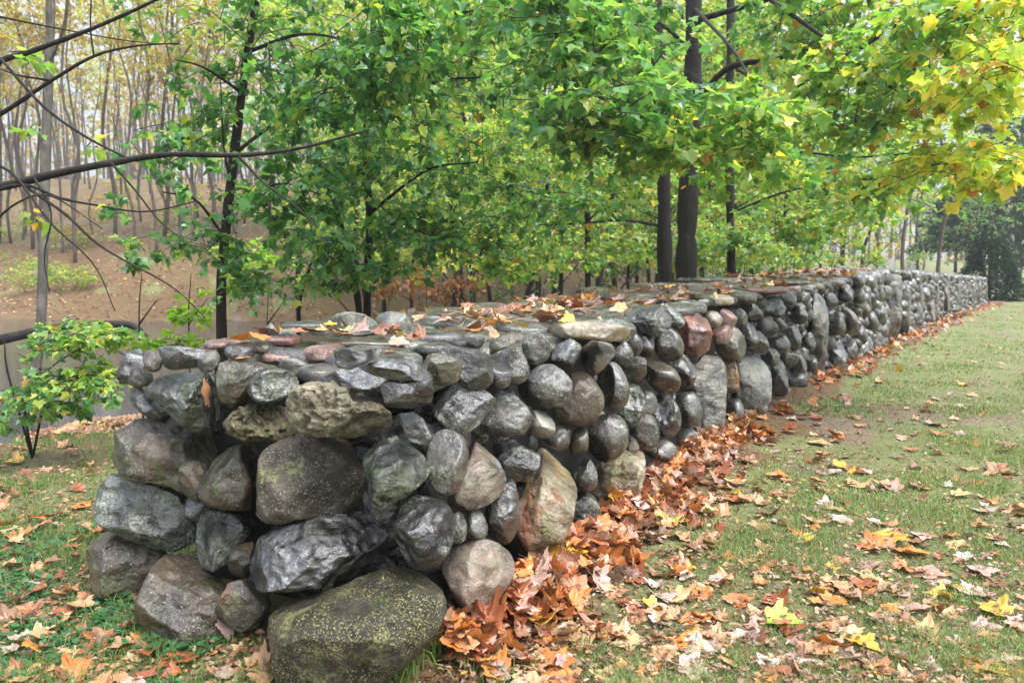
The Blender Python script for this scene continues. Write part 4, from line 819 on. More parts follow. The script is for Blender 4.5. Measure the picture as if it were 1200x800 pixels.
for px, y, lab, cl in [(218, 8.6, 'slim lime green sapling in front of the pond', [(205, 340, .5, 60), (230, 370, .45, 55), (190, 365, .35, 40)]), (160, 8.0, 'low lime leaved sapling behind the far corner of the wall end', [(170, 345, .3, 36), (165, 400, .4, 40), (215, 402, .4, 46)]), (310, 10, 'bushy young sapling with yellow green leaves right of the leaning maple', [(300, 300, .6, 90), (330, 335, .5, 70), (280, 335, .4, 50)])]:
    b = ground_at(px, y); shrub('sapling', lab, b, [[b, A_(px+3, 380, y), A_(px+6, 320, y)], [A_(px+3, 380, y), A_(px+25, 350, y)]], [(A_(a, c, y), (r, r*.8, r*.38), n, [((.24, .40, .05), 3), ((.34, .46, .06), 2), ((.15, .3, .05), 1)]) for a, c, r, n in cl], .095, 'sapling')
# undergrowth saplings along the back of the wall
for px, y, pal, lab in [(500, 15, BACK, 'low yellowish sapling behind the middle of the wall'), (560, 17, GOLD, 'small golden sapling among the brown undergrowth'), (625, 16, LIME, 'bushy green sapling left of the thin young tree'), (740, 17, BACK, 'lime sapling just left of the three trunks'), (835, 18, BACK, 'pale sapling seen between the two right trunks'), (905, 19, LIME, 'round green bush right of the three trunks'), (960, 22, LIME, 'loose green bush above the standing slab'), (790, 17.5, LIME, 'green sapling between the thickest trunk and the left one'), (872, 17, BACK, 'lime sapling just right of the thinnest of the three trunks'), (930, 18, MID, 'green sapling left of the loose green bush'), (1000, 26, BACK, 'lime bush left of the far brown trunks'), (1048, 33, MID, 'small green bush at the foot of the far brown trunks'), (690, 18, BACK, 'lime sapling behind the thin young tree')]:
    b = ground_at(px, y); shrub('sapling', lab, b, [[b, A_(px, 320, y), A_(px+5, 270, y)], [b, A_(px-15, 300, y)], [b, A_(px+20, 290, y)]],
        [(A_(px, 275, y), (.9, .8, .6), 200, pal), (A_(px-25, 305, y), (.8, .7, .4), 140, pal), (A_(px+25, 300, y), (.9, .7, .5), 150, pal)], .12, 'sapling', MAPLE3)
for px, y, lab in [(455, 16, 'brown withered bracken clump behind the wall left of the golden sapling'), (520, 20, 'rusty dead bracken clump farther back behind the wall')]:
    b = ground_at(px, y); shrub('bracken', lab, b, [[b, A_(px, 335, y)]], [(A_(px, 340, y), (.9, .8, .45), 160, [((.30, .13, .06), 2), ((.20, .09, .05), 2), ((.38, .2, .09), 1)]), (A_(px+25, 330, y), (.8, .7, .4), 120, [((.30, .13, .06), 2), ((.38, .2, .09), 1)])], .16, 'bracken', OVAL)
# fallen log across the water
b = at(75, 385, 14); b[2] = -.45; root = empty('fallen_log', b); tag(root, 'long fallen grey log lying over the edge of the pond', 'log', kind='thing')
mb = MB(); limb(mb, [at(-420, 470, 14), at(-120, 425, 14), at(0, 398, 14), at(70, 384, 14), at(145, 380, 14), at(168, 392, 13.8), at(175, 412, 13.6)], .10, .05, 9); mb.build('trunk', M_BARK, root, origin=b)
mb = MB(); limb(mb, [at(100, 382, 14), at(120, 400, 13.6), at(150, 418, 13.2)], .04, .015, 6); mb.build('branch', M_BARK, root, origin=b)
# ---- woods: trees on the slope and behind, copied from a few grown here
def proto_tree(h, r, crown, n, pal, bark, fork=True, base_h=.45, size=.2):
    V0 = MB(); pts = [np.array([0, 0, -.3])]; lean = rng.normal(0, .085, 2)
    for k in range(1, 8): pts.append(np.array([lean[0]*h*(k/7)**1.6+rng.normal()*.016*h, lean[1]*h*(k/7)**1.6+rng.normal()*.010*h, h*k/7]))
    limb(V0, pts, r, r*.25, 8, 18)
    Br = MB(); tips = []
    for k in range(13):
        f = rng.uniform(base_h, .97); p = np.array([np.interp(f*h, [q[2] for q in pts], [q[i] for q in pts]) for i in (0, 1)]+[f*h]); a = rng.uniform(0, 6.28); L = h*rng.uniform(.10, .26)*(1.25-f)*1.5
        e = p+np.array([math.cos(a)*L, math.sin(a)*L, L*rng.uniform(.5, 1.2)]); limb(V0, [p, (p+e)/2+[0, 0, -.05*L], e], r*.33*(1.15-f), r*.06, 5, 6); tips.append(e)
        for j in range(2):
            e2 = (p+e)/2+rng.normal(0, .3*L, 3)+[0, 0, .2*L]; limb(V0, [(p+e)/2, e2], r*.12, r*.04, 4, 4); tips.append(e2)
    Cr = MB()
    for e in tips: twig_clump(Cr, e, e, (crown, crown, crown*.6), max(6, n//len(tips)), pal, size, MAPLE3, 9, twig=False)
    if not Cr.v: return V0, Br, None
    return V0, Br, Cr
PROT = []
for nm, h, r, cr, n, pal, bk, sz in [('woodland_tree', 17, .095, 1.2, 2600, WOODY, M_BARK3, .2), ('woodland_tree', 20, .12, 1.4, 2600, GOLD, M_BARK3, .2), ('woodland_tree', 15, .07, 1.0, 900, WOODY, M_BARK2, .2), ('woodland_tree', 11, .09, 1.35, 5200, BACK, M_BARK, .19), ('woodland_tree', 8, .07, 1.2, 5200, MID, M_BARK, .16)]:
    a, b_, c = proto_tree(h, r, cr, n, pal, bk, base_h=.06 if h < 12 else .42, size=sz)
    root = empty(nm, (0, 0, 0)); ps = [a.build('trunk', bk, root), c.build('crown', [M_LEAF, M_TWIG], root, smooth_shade=False)]
    PROT.append([root, ps, False])
def place_tree(k, p, rz, sc, label, group):
    root, ps, used = PROT[k]
    if used:
        r2 = root.copy(); COL.objects.link(r2)
        for q in ps:
            c = q.copy(); COL.objects.link(c); c.parent = r2
        root = r2
    PROT[k][2] = True; root.location = Vector([float(a) for a in p]); root.rotation_euler = (0, 0, rz); root.scale = (sc, sc, sc*rng.uniform(.9, 1.12)); tag(root, label, 'tree', group, 'thing')
WL_ = {0: 'tall brown barked autumn tree with thin coppery leaves on the slope beyond the pond', 1: 'tall tree with yellow leaves on the slope beyond the pond', 2: 'slim nearly bare grey tree on the slope beyond the pond'}
for i in range(120):                                                   # the slope beyond the pond and the woods behind
    y = rng.uniform(40, 120) if i > 26 else rng.uniform(30, 50)
    px = rng.uniform(-80, 640) if i % 3 else rng.uniform(-80, 260); k = int(rng.choice([0, 1, 2], p=[.3, .3, .4]))
    if y < 41: y += 12; px = rng.uniform(-80, 330)
    place_tree(k, ground_at(px, y), rng.uniform(0, 6.28), rng.uniform(.75, 1.2), WL_[k], ['coppery trees beyond the pond', 'yellow trees beyond the pond', 'bare grey trees beyond the pond'][k])
ml = {3: 'bushy lime green tree in the woods behind the wall', 4: 'low dense green tree in the woods behind the wall'}
for i, (px, y) in enumerate([(745, 40), (800, 44), (850, 52), (890, 36), (960, 48), (430, 22), (480, 27), (530, 20), (575, 26), (615, 22), (655, 30), (700, 22), (735, 28), (770, 24), (825, 26), (865, 22), (905, 30), (940, 24), (985, 36), (880, 40), (760, 38), (650, 40), (540, 36), (1010, 48), (930, 55), (820, 52), (700, 55), (600, 60), (470, 50), (380, 45), (350, 30), (450, 34), (500, 44), (555, 30), (590, 46), (630, 34), (670, 48), (720, 36), (790, 32), (850, 34), (950, 34), (920, 44), (400, 38)]):
    k = 3 if i % 2 else 4; place_tree(k, ground_at(px, y), rng.uniform(0, 6.28), rng.uniform(.85, 1.15)*(1.45 if y > 29 else 1), ml[k], ['lime trees behind the wall', 'green trees behind the wall'][k-3])
for px, y, k, sc, lab in [(1022, 40, 1, .8, 'brown trunk nearest the end slabs above the far wall'), (1062, 38, 0, 1.1, 'thick brown trunk above the far end of the wall'), (1098, 44, 0, 1.2, 'stout trunk just left of the dark conifer'), (1078, 47, 2, .9, 'slim trunk between the two stout far trunks'), (1138, 52, 4, 1.25, 'dense green tree right behind the bushy spruce'), (1195, 64, 4, 1.6, 'dense green tree at the right edge beyond the lawn'), (1195, 90, 3, 1.9, 'round green tree far across the lawn at the right'), (1075, 70, 4, 1.9, 'broad green tree beyond the headstones'), (1120, 85, 3, 2.0, 'pale lime tree just left of the far conifers')]:
    place_tree(k, ground_at(px, y), rng.uniform(0, 6.28), sc, lab, None)
FW = MB()
for i in range(420):
    y = rng.uniform(115, 170); px = rng.uniform(-150, 1250); b = ground_at(px, y); h = rng.uniform(12, 21); tube(FW, [b, b+[rng.normal()*.5, 0, h*.5], b+[rng.normal(), 0, h]], [.22, .15, .04], 5, (.12, .10, .09), 1)
n = 15000; y = rng.uniform(112, 175, n); x = (rng.uniform(-200, 1300, n)-600)/F*y; z = zg(x, y)+rng.uniform(0, 1, n)**.8*19*(.8+.3*vnoise(np.stack([x*.1, y*.1, 0*x], 1))); a = rng.uniform(0, 6.28, n)
leaf_batch(FW, MAPLE3, np.stack([x, y, z], 1), np.stack([np.cos(a), np.sin(a), rng.normal(0, .6, n)], 1), rng.normal(0, 1, (n, 3)), rng.uniform(.5, 1.1, n), pick(WOODY+[((.20, .22, .09), 3)], n), 0)
tag(FW.build('far_woods', [M_LEAF, M_BARK3], smooth_shade=False), kind='stuff')
# ---- brushwood on the far bank and the slope
UB = [('thicket', 'low yellow green thicket on the far bank of the pond', 'green thickets across the pond', BACK), ('thicket', 'low tawny thicket on the far bank of the pond', 'tawny thickets across the pond', WOODY)]
for i in range(56):
    nm, lb, gp, pal = UB[i % 2]; y = rng.uniform(35, 80); px = rng.uniform(-60, 460); b = ground_at(px, y, .1); shrub(nm, lb, b, [[b, b+[.2, 0, .9]], [b, b+[-.4, .1, .8]]], [(b+[0, 0, .7], (1.5, 1.0, .7), 90, pal), (b+[1.0, .3, .5], (1.1, .9, .5), 50, pal)], .16, 'shrub', MAPLE3, gp)
# ---- conifers at the far right
def conifer(name, label, base, h, w, n, cat='conifer', lift=0.0):
    root = empty(name, base); tag(root, label, cat, None, 'thing'); mb = MB(); limb(mb, [base+[0, 0, -.2], base+[0, 0, h*.5], base+[0, 0, h*.97]], .02*h+.03, .02, 8); mb.build('trunk', M_BARK, root, origin=base)
    mb = MB(); f = 1-np.sqrt(rng.uniform(0, 1, n)); a = rng.uniform(0, 6.28, n); lump = 1+.28*vnoise(np.stack([np.cos(a)*2, np.sin(a)*2, f*9], 1)+7)
    r = w*(1-f)**.8*lump*rng.uniform(.35, 1, n)**.5; P = base+np.stack([np.cos(a)*r, np.sin(a)*r, .04*h+lift+f*(h*.96-lift)-.12*r], 1)
    T_ = np.stack([np.cos(a), np.sin(a), rng.uniform(-.5, .35, n)], 1)+rng.normal(0, .35, (n, 3)); Nn = np.array([0, 0, 1])+rng.normal(0, .5, (n, 3))
    leaf_batch(mb, np.array([(0, 0), (.12, .2), (.16, .5), (.07, .85), (0, 1), (-.07, .85), (-.16, .5), (-.12, .2)]), P, T_, Nn, rng.uniform(.18, .42, n)*(w/2.2)**.5, pick([((.012, .034, .018), 3), ((.020, .050, .026), 3), ((.035, .075, .035), 1)], n), 0, .3, .3)
    mb.build('crown', [M_LEAF], root, origin=base, smooth_shade=False)
conifer('spruce_tree', 'dark bushy spruce standing at the far end of the wall', ground_at(1160, 37), 3.9, 1.7, 5200)
conifer('spruce_tree', 'big dark spruce behind the yellow boughs, tallest of the far conifers', ground_at(1165, 56), 13, 5.6, 11000, lift=2.6)
conifer('spruce_tree', 'dark spruce at the right edge beyond the lawn', ground_at(1262, 60), 13, 5.0, 8000, lift=1.5)
# ---- headstones on the lawn beyond the woods
mS, nt = newmat('weathered headstone'); v = objvec(nt); f1 = noise(nt, v, 6, 6, .6); out_bsdf(nt, ramp(nt, f1, [(.3, (.26, .26, .27)), (.7, (.42, .42, .42))]), .6, f1, .3)
for px, y, w, h, lab in [(1041, 78, .55, .95, 'grey round topped headstone between the far trunks'), (1030, 64, .5, .8, 'small pale headstone left of the round topped one'), (945, 66, .5, .8, 'pale headstone glimpsed above the middle of the wall'), (1070, 70, .6, .9, 'low grey headstone right of the round topped one')]:
    b = ground_at(px, y); root = empty('headstone', b); tag(root, lab, 'headstone', None, 'thing')
    a = np.linspace(0, math.pi, 10); prof = np.vstack([[(w, 0)], np.stack([w*np.cos(a), h+w*.5*np.sin(a)], 1), [(-w, 0)]]); n = len(prof)
    V = np.vstack([np.stack([prof[:, 0], np.full(n, d), prof[:, 1]+.12], 1) for d in (-.09, .09)])+b; Fq = [[i, (i+1) % n, n+(i+1) % n, n+i] for i in range(n)]
    mb = MB(); mb.add(V, Fq); c1 = np.vstack([V[:n], V[:n].mean(0)[None]]); mb.add(c1, [[n, (i+1) % n, i] for i in range(n)]); c2 = np.vstack([V[n:], V[n:].mean(0)[None]]); mb.add(c2, [[n, i, (i+1) % n] for i in range(n)]); mb.build('slab', mS, root, origin=b, smooth_shade=False)
    mb = MB(); q = w*1.25; V = np.array([(sx*q*(1-.05*t), sy*.22*(1-.1*t), -.1+.22*t) for t in (0, 1) for sx, sy in ((-1, -1), (1, -1), (1, 1), (-1, 1))])+b; mb.add(V, [[0, 1, 5, 4], [1, 2, 6, 5], [2, 3, 7, 6], [3, 0, 4, 7], [4, 5, 6, 7]]); mb.build('base', mS, root, origin=b, smooth_shade=False)
HAZE = .0012
# ------------------------------------------------------------------ grass, ground ivy, crumbs
def gpatch(x, y): return fbm(np.stack([x*1.5, y*1.5, 0*x+3], -1), 4)
def frust(n, y0, y1, pw=1.0, pxr=(-40, 1240)):
    """points of the ground inside the view, denser near"""
    u = rng.uniform(0, 1, n); y = (y0**(-pw)+u*(y1**(-pw)-y0**(-pw)))**(-1/pw)
    x = (rng.uniform(*pxr, n)-600)/F*(y*1.0+.1); return x, y
def blades(x, y, h, w, col, mb, lean=.5):
    n = len(x); z = zg(x, y); a = rng.uniform(0, 6.28, n); d = np.stack([np.cos(a), np.sin(a)], 1); l = rng.uniform(0, lean, n)*h; b = rng.uniform(0, 6.28, n); e = np.stack([np.cos(b), np.sin(b)], 1)*l[:, None]
    P = np.stack([x, y, z-.004], 1); V = np.zeros((n, 5, 3))
    V[:, 0] = P; V[:, 0, :2] -= d*w[:, None]/2; V[:, 1] = P; V[:, 1, :2] += d*w[:, None]/2
    M = P.copy(); M[:, :2] += e*.35; M[:, 2] += h*.6; V[:, 2] = M; V[:, 2, :2] += d*w[:, None]*.4; V[:, 3] = M; V[:, 3, :2] -= d*w[:, None]*.4
    V[:, 4] = P; V[:, 4, :2] += e; V[:, 4, 2] += h*(1-.3*(l/np.maximum(h, 1e-6))**2)
    i = np.arange(n)[:, None]*5; mb.add(V.reshape(-1, 3), np.concatenate([i+[0, 1, 2], i+[0, 2, 3], i+[3, 2, 4]]), np.repeat(col, 5, 0))
mb = MB()
x, y = frust(700000, 2.45, 32, .9, (-40, 1420)); n_ = wall_n(x, y); g = gpatch(x, y); k = (n_ < -.25) & (rng.uniform(-.85, .5, len(x)) < g+.22*smooth(8, 16, y)) & (rng.uniform(0, 1, len(x)) < smooth(.2, .9, -n_+.3*g))
x, y, g = x[k], y[k], g[k]; d = np.hypot(x, y)
pal = pick([((.080, .20, .055), 4.5), ((.13, .27, .075), 5.5), ((.22, .32, .11), 3), ((.44, .37, .21), 3.2), ((.33, .21, .12), 2.6)], len(x))
blades(x, y, rng.uniform(.014, .060, len(x))*np.clip(.8+.6*g, .45, 1.3), np.maximum(.0022, d*.00065), pal, mb, 1.1)
x, y = frust(80000, 2.6, 10, .8, (-420, 330)); n_ = wall_n(x, y); g = gpatch(x, y); e = (x*WL[0]+(y-2.68)*WL[1]); s_ = (x+.33)*WD[0]+(y-2.68)*WD[1]
k = ((n_ > 1.72) | (s_ < -.08)) & (rng.uniform(-.7, .6, len(x)) < g+.15) & (zg(x, y) > -.5); x, y = x[k], y[k]; d = np.hypot(x, y)
blades(x, y, rng.uniform(.03, .10, len(x)), np.maximum(.003, d*.0008), pick([((.070, .17, .045), 4), ((.11, .22, .055), 4), ((.20, .26, .09), 1.5), ((.30, .24, .12), 1)], len(x)), mb, 1.2)
def tuft(px, py, n, h, r):
    c = onz(px, py); x = c[0]+rng.normal(0, r, n); y = c[1]+rng.normal(0, r, n); blades(x, y, rng.uniform(.5, 1, n)*h, np.full(n, .005), pick([((.085, .20, .04), 2), ((.14, .26, .05), 2), ((.24, .3, .12), 1)], n), mb, 1.0)
for q in [(510, 768, 90, .13, .05), (470, 792, 60, .15, .05), (560, 780, 40, .10, .05), (440, 800, 30, .16, .04), (330, 760, 10, .16, .02), (590, 795, 60, .09, .06), (690, 765, 50, .08, .07), (700, 610, 20, .06, .05), (55, 560, 60, .14, .12), (80, 640, 40, .12, .1), (20, 600, 40, .12, .12), (100, 730, 40, .12, .09)]: tuft(*q)
tag(mb.build('grass', M_GRASS, smooth_shade=False), kind='stuff')
mb = MB()
x, y = frust(11000, 2.4, 4.4, 1.0, (-260, 420)); s_ = (x+.33)*WD[0]+(y-2.68)*WD[1]; n_ = wall_n(x, y); k = ((s_ < -.02) | (n_ > 1.65)) & (fbm(np.stack([x*3, y*3, 0*x+8], -1), 3) > -.22); x, y = x[k], y[k]; n = len(x)
a = rng.uniform(0, 6.28, n); T_ = np.stack([np.cos(a), np.sin(a), 0*a+.15], 1)
t = np.linspace(0, 2*math.pi, 11)[:-1]; rd = np.stack([.52*np.sin(t), .48-.5*np.cos(t)*(1-.25*np.exp(-(t-0)**2*4)-.25*np.exp(-(t-2*math.pi)**2*4))], 1)
leaf_batch(mb, rd, np.stack([x, y, zg(x, y)+rng.uniform(.008, .045, n)], 1), T_, np.array([0, 0, 1])+rng.normal(0, .28, (n, 3)), rng.uniform(.016, .036, n), pick([((.045, .145, .060), 4), ((.070, .20, .085), 4), ((.11, .25, .10), 1)], n), 0, .2, .3)
tag(mb.build('ground_ivy', M_LEAF, smooth_shade=False), kind='stuff')
# ------------------------------------------------------------------ fallen leaves
TAN = (.40, .235, .13); ORANGE = (.50, .185, .050); RUSSET = (.25, .078, .032); YELLOW = (.56, .36, .05); MAUVE = (.38, .26, .225); BROWN = (.20, .095, .050); WHITE = (.44, .37, .33); CREAM = (.50, .36, .18); LEAFGREEN = (.30, .42, .06); PEACH = (.46, .235, .125)
FL = []; LIT = MB()
def dead_leaf(P, size, col, tilt=.3, curl=.5, az=None, tipup=0.0):
    """one curled maple leaf lying on something: its vertices, triangles, colours"""
    K = len(MAPLE); O = np.vstack([[(0, .34)], MAPLE*.52+np.array([0, .165]), MAPLE]); O = O+0
    jag = rng.normal(0, .014, O.shape); jag[0] = 0; O = O+jag; O[:, 0] *= rng.uniform(.8, 1.15)
    c1 = rng.uniform(-curl*.5, curl); c2 = rng.uniform(-curl*.4, curl); c3 = rng.normal(0, curl*.45); ph = rng.uniform(0, 6.28)
    z = c1*1.3*O[:, 0]**2 + c2*.8*(O[:, 1]-.35)**2 + c3*O[:, 0]*(O[:, 1]-.35) + .10*abs(O[:, 0]) + .05*curl*np.sin(O[:, 0]*9+O[:, 1]*7+ph)
    if rng.uniform() < .3*min(1, curl*2): z = z+np.maximum(0, O[:, 0]-.15)*rng.uniform(.3, .8)*(1 if curl < .72 else 1.7)*rng.choice([1, -.2])
    z -= np.percentile(z, 25); V = np.stack([O[:, 0], O[:, 1]-.4, z], 1)*size
    st = np.array([[-.012, -.40, z[1]], [.012, -.40, z[1]], [.03, -.80, z[1]+.08], [.01, -.80, z[1]+.08]])*size
    az = rng.uniform(0, 6.28) if az is None else az
    X = np.array(Matrix.Rotation(az, 3, 'Z') @ Matrix.Rotation(rng.normal(0, tilt), 3, 'X') @ Matrix.Rotation(rng.normal(0, tilt), 3, 'Y'))
    V = np.vstack([V, st])@X.T; V = V+np.asarray(P)
    k = np.arange(K); a = 1+k; b = 1+(k+1) % K; Fc = np.vstack([np.stack([0*k, a, b], 1), np.stack([a, a+K, b+K], 1), np.stack([a, b+K, b], 1), [[2*K+1, 2*K+2, 2*K+3], [2*K+1, 2*K+3, 2*K+4]]])
    cv = np.array(col)*rng.uniform(.85, 1.15)*(1+.10*rng.normal(size=(len(V), 1))); cv[0] *= .9; cv[-4:] *= .6
    if rng.uniform() < .5:
        blot = fbm(V/size*2.2+rng.uniform(0, 50, 3), 2)[:, None]; other = np.array([RUSSET, BROWN, TAN, ORANGE][rng.integers(4)]); cv = np.where(blot > .22, cv*.45+other*.55, cv)
    return V, Fc, np.clip(cv, .01, .9)
CN = {TAN: 'tan', ORANGE: 'orange', RUSSET: 'dark russet', YELLOW: 'yellow', MAUVE: 'dull mauve', BROWN: 'brown', WHITE: 'whitish', CREAM: 'cream', LEAFGREEN: 'yellow green', PEACH: 'peach coloured'}
# the ones that stand out, by where they lie
for px, py, size, col, lab in [(1005, 574, .17, CREAM, 'large cream maple leaf at the left of a folded pair on the lawn'), (1040, 577, .17, MAUVE, 'folded mauve leaf touching the large cream leaf on the lawn'), (978, 606, .13, CREAM, 'cream leaf just above a whitish leaf on the lawn'), (986, 620, .11, WHITE, 'whitish leaf just below a cream leaf on the lawn'),
    (1042, 640, .16, YELLOW, 'yellow leaf beside an orange one, nearer than the folded pair'), (1064, 652, .15, ORANGE, 'orange leaf beside a yellow one, nearer than the folded pair'), (917, 733, .15, LEAFGREEN, 'flat yellow green maple leaf on the near lawn'), (958, 775, .14, PEACH, 'big peach coloured leaf at the near edge of the lawn'), (1012, 768, .13, YELLOW, 'bright yellow leaf near the bottom edge of the lawn'),
    (1150, 668, .14, MAUVE, 'pale mauve leaf standing on edge near the right border'), (1152, 608, .14, WHITE, 'whitish leaf with curled points at the far right of the lawn'), (1194, 598, .12, PEACH, 'peach leaf cut by the right border of the lawn'), (1165, 714, .13, YELLOW, 'yellow leaf lying over a mauve one near the right border'), (1152, 695, .14, MAUVE, 'mauve leaf under a yellow one near the right border'),
    (1085, 672, .15, MAUVE, 'crumpled mauve brown leaf right of the yellow and orange pair'), (1011, 690, .13, RUSSET, 'red brown curled leaf on the near lawn'), (985, 692, .10, TAN, 'tan leaf left of a red brown leaf'), (1066, 712, .15, MAUVE, 'large crumpled mauve leaf on the near lawn'), (842, 679, .10, WHITE, 'whitish scrap of leaf near the drift'), (896, 645, .10, TAN, 'small tan leaf in the middle of the lawn'), (932, 630, .11, ORANGE, 'orange leaf curled up in the middle of the lawn'),
    (1176, 776, .11, WHITE, 'whitish leaf in the bottom right corner'), (1163, 790, .10, YELLOW, 'yellow scrap under the whitish corner leaf'), (785, 618, .13, LEAFGREEN, 'green leaf lying on the orange drift'), (862, 570, .14, CREAM, 'cream leaf flat on bare soil beside the drift'), (828, 604, .15, CREAM, 'cream toothed leaf at the edge of the drift'), (1180, 519, .16, BROWN, 'dark brown curled leaf far out on the lawn'), (1168, 551, .16, BROWN, 'brown leaf half rolled at the right of the lawn'),
    (912, 562, .15, ORANGE, 'orange brown leaf beside the bare soil'), (955, 545, .15, RUSSET, 'upright russet leaf on the mid lawn'), (960, 518, .15, CREAM, 'long cream leaf on the mid lawn'), (735, 760, .12, CREAM, 'cream yellow leaf at the bottom edge by the drift'), (655, 782, .13, ORANGE, 'orange leaf at the bottom edge below the drift'), (815, 792, .14, MAUVE, 'mauve leaf cut by the bottom edge'), (600, 772, .12, WHITE, 'white curled leaf at the foot of the drift'),
    (1095, 500, .16, MAUVE, 'mauve leaf beyond the folded pair on the lawn'), (1100, 508, .15, ORANGE, 'orange leaf leaning on a mauve one on the lawn'), (1130, 480, .16, WHITE, 'whitish leaf far out on the open lawn'), (985, 480, .15, WHITE, 'white leaf near the wall foot halfway along'), (1130, 452, .14, YELLOW, 'yellow round leaf far out on the lawn'), (985, 553, .13, YELLOW, 'yellow leaf close behind the folded pair'),
    (45, 682, .11, WHITE, 'pale oval leaf on the grass left of the wall'), (30, 722, .12, TAN, 'tan leaf at the bottom left corner of the grass'), (100, 770, .14, PEACH, 'peach leaf lying in the ground ivy'), (180, 755, .13, ORANGE, 'orange leaf by the foot of the big brown end stone'), (210, 775, .15, RUSSET, 'russet leaf in the ground ivy under the wall end'), (20, 625, .15, PEACH, 'big peach leaf on the left grass'), (95, 590, .14, ORANGE, 'orange leaf against the left side of the wall'), (15, 520, .15, YELLOW, 'yellow leaf on the bank at the far left'), (260, 790, .12, MAUVE, 'dull mauve leaf under the wall end by the corner boulder')]:
    P = onz(px, py); P[2] = float(zg(P[:1], P[1:2])[0])+.022; FL.append((1e9, dead_leaf(P, size, col, .12, .45), lab, None, P))
# leaves resting on the stones
for px, py, y, size, col, lab in [(243, 460, 3.12, .10, PEACH, 'peach leaf wedged upright in the wall end'), (415, 519, 2.93, .06, RUSSET, 'small russet leaf in the crevice under the limestone'), (280, 397, 3.3, .11, ORANGE, 'orange leaf on the cap stones at the wall end'), (305, 394, 3.4, .10, ORANGE, 'second orange leaf on the cap stones, beside a pale rock'), (348, 388, 3.7, .11, PEACH, 'peach leaf on the cap stones behind the flat olive slab'),
    (372, 386, 3.75, .11, CREAM, 'cream leaf on the cap stones behind the flat olive slab'), (388, 380, 3.8, .07, YELLOW, 'yellow scrap on the pale rock behind the olive slab'), (456, 411, 3.3, .045, YELLOW, 'tiny yellow leaf on the front edge of the cap stones'), (376, 436, 3.0, .07, CREAM, 'cream scrap on the pink flecked stone'), (286, 419, 3.15, .06, PEACH, 'curled peach leaf under the pink slab'), (705, 353, 7.2, .16, ORANGE, 'bright orange leaf on top of the wall'), (675, 350, 7.4, .13, RUSSET, 'red leaf left of the bright orange one on the wall'), (862, 322, 10.2, .20, ORANGE, 'orange leaf on the wall top under the three trunks'), (893, 322, 10.8, .20, ORANGE, 'two pointed orange leaf on the wall top right of the trunks'), (778, 336, 8.4, .17, YELLOW, 'yellow leaf on the wall top below the thickest trunk'), (735, 350, 7.1, .13, CREAM, 'cream leaf on the wall right of the bright orange one')]:
    P = at(px, py, y); FL.append((1e9, dead_leaf(P, size, col, .10 if 'wedged' not in lab else 1.2, .4), lab, None, P))
DP = [(ORANGE, 3.6), (PEACH, 1.2), (RUSSET, 4.2), (TAN, 1.8), (MAUVE, 1.2), (BROWN, 3.8), (CREAM, .25), (WHITE, .12), (YELLOW, .5)]
def dpick(pal=DP):
    w = np.array([p[1] for p in pal], float); return pal[rng.choice(len(pal), p=w/w.sum())][0]
def strew(n, fn, pal, sizes, tilt, curl, where, group):
    for _ in range(n):
        q = fn()
        if q is None: continue
        x, y, dz = q; P = np.array([x, y, float(zg(np.array([x]), np.array([y]))[0])+dz]); u, v, f = project(P)
        if not (-40 < u < 1240 and -100 < v < 840): continue
        sz = rng.uniform(*sizes); col = dpick(pal); ar = (sz*F/f)**2*(.4+EYE/f)
        FL.append((ar, dead_leaf(P, sz, col, tilt, curl), '%s leaf %s' % (CN[col], where), '%s %s' % (CN[col], group), P))
def drift_pt(smax=5.2, smin=.15):
    s = smin+rng.uniform(0, 1)**1.25*(smax-smin); p2, t2 = path_at(s); nl = np.array([-t2[1], t2[0]])
    wd = np.interp(s, [0, .5, 1.3, 2.6, 4, 6], [.12, .32, .40, .36, .28, .18]); o = abs(rng.normal())*.55*wd-.02
    q = p2-nl*o; return q[0], q[1], .015+rng.uniform(0, 1)*.14*math.exp(-(o/(.5*wd+.05))**1.5)*(1 if s < 5 else .6)
strew(1050, drift_pt, DP, (.07, .128), .5, .75, 'heaped in the drift along the foot of the wall', 'leaves heaped against the wall')
def far_drift():
    s = rng.uniform(5, STOT); p2, t2 = path_at(s); nl = np.array([-t2[1], t2[0]]); o = abs(rng.normal())*.30; q = p2-nl*o
    if vnoise(np.array([[s*.8, 3.3, 1.0]]))[0] < rng.uniform(-.9, .25): return None
    return q[0], q[1], .01+rng.uniform(0, .05)
strew(620, far_drift, DP, (.09, .15), .4, .6, 'in the thin line of leaves along the far wall foot', 'leaves along the far wall foot')
def lawn_pt():
    x, y = frust(1, 2.6, 30, .75); x, y = x[0], y[0]; n = wall_n(np.array([x]), np.array([y]))[0]
    if n > -.3: return None
    if rng.uniform() > .35+.65*math.exp((n+.3)/1.6): return None
    return x, y, .016
LP = [(TAN, 3), (MAUVE, 2.4), (WHITE, 1), (PEACH, 2.2), (CREAM, .9), (YELLOW, .7), (ORANGE, 1.6), (RUSSET, 1.3), (BROWN, 2)]
strew(2100, lawn_pt, LP, (.05, .13), .22, .6, 'lying scattered on the open lawn', 'leaves scattered on the lawn')
def left_pt():
    x, y = frust(1, 2.5, 9, .9, (-40, 420)); x, y = x[0], y[0]; s_ = (x+.33)*WD[0]+(y-2.68)*WD[1]; n = wall_n(np.array([x]), np.array([y]))[0]
    if not ((s_ < -.05) or n > 1.75): return None
    return x, y, .02+rng.uniform(0, .03)
strew(330, left_pt, [(TAN, 2), (BROWN, 3), (RUSSET, 3), (ORANGE, 1.6), (PEACH, 1.4), (MAUVE, 1)], (.06, .11), .35, .7, 'in the rough grass left of the wall', 'leaves in the grass left of the wall')
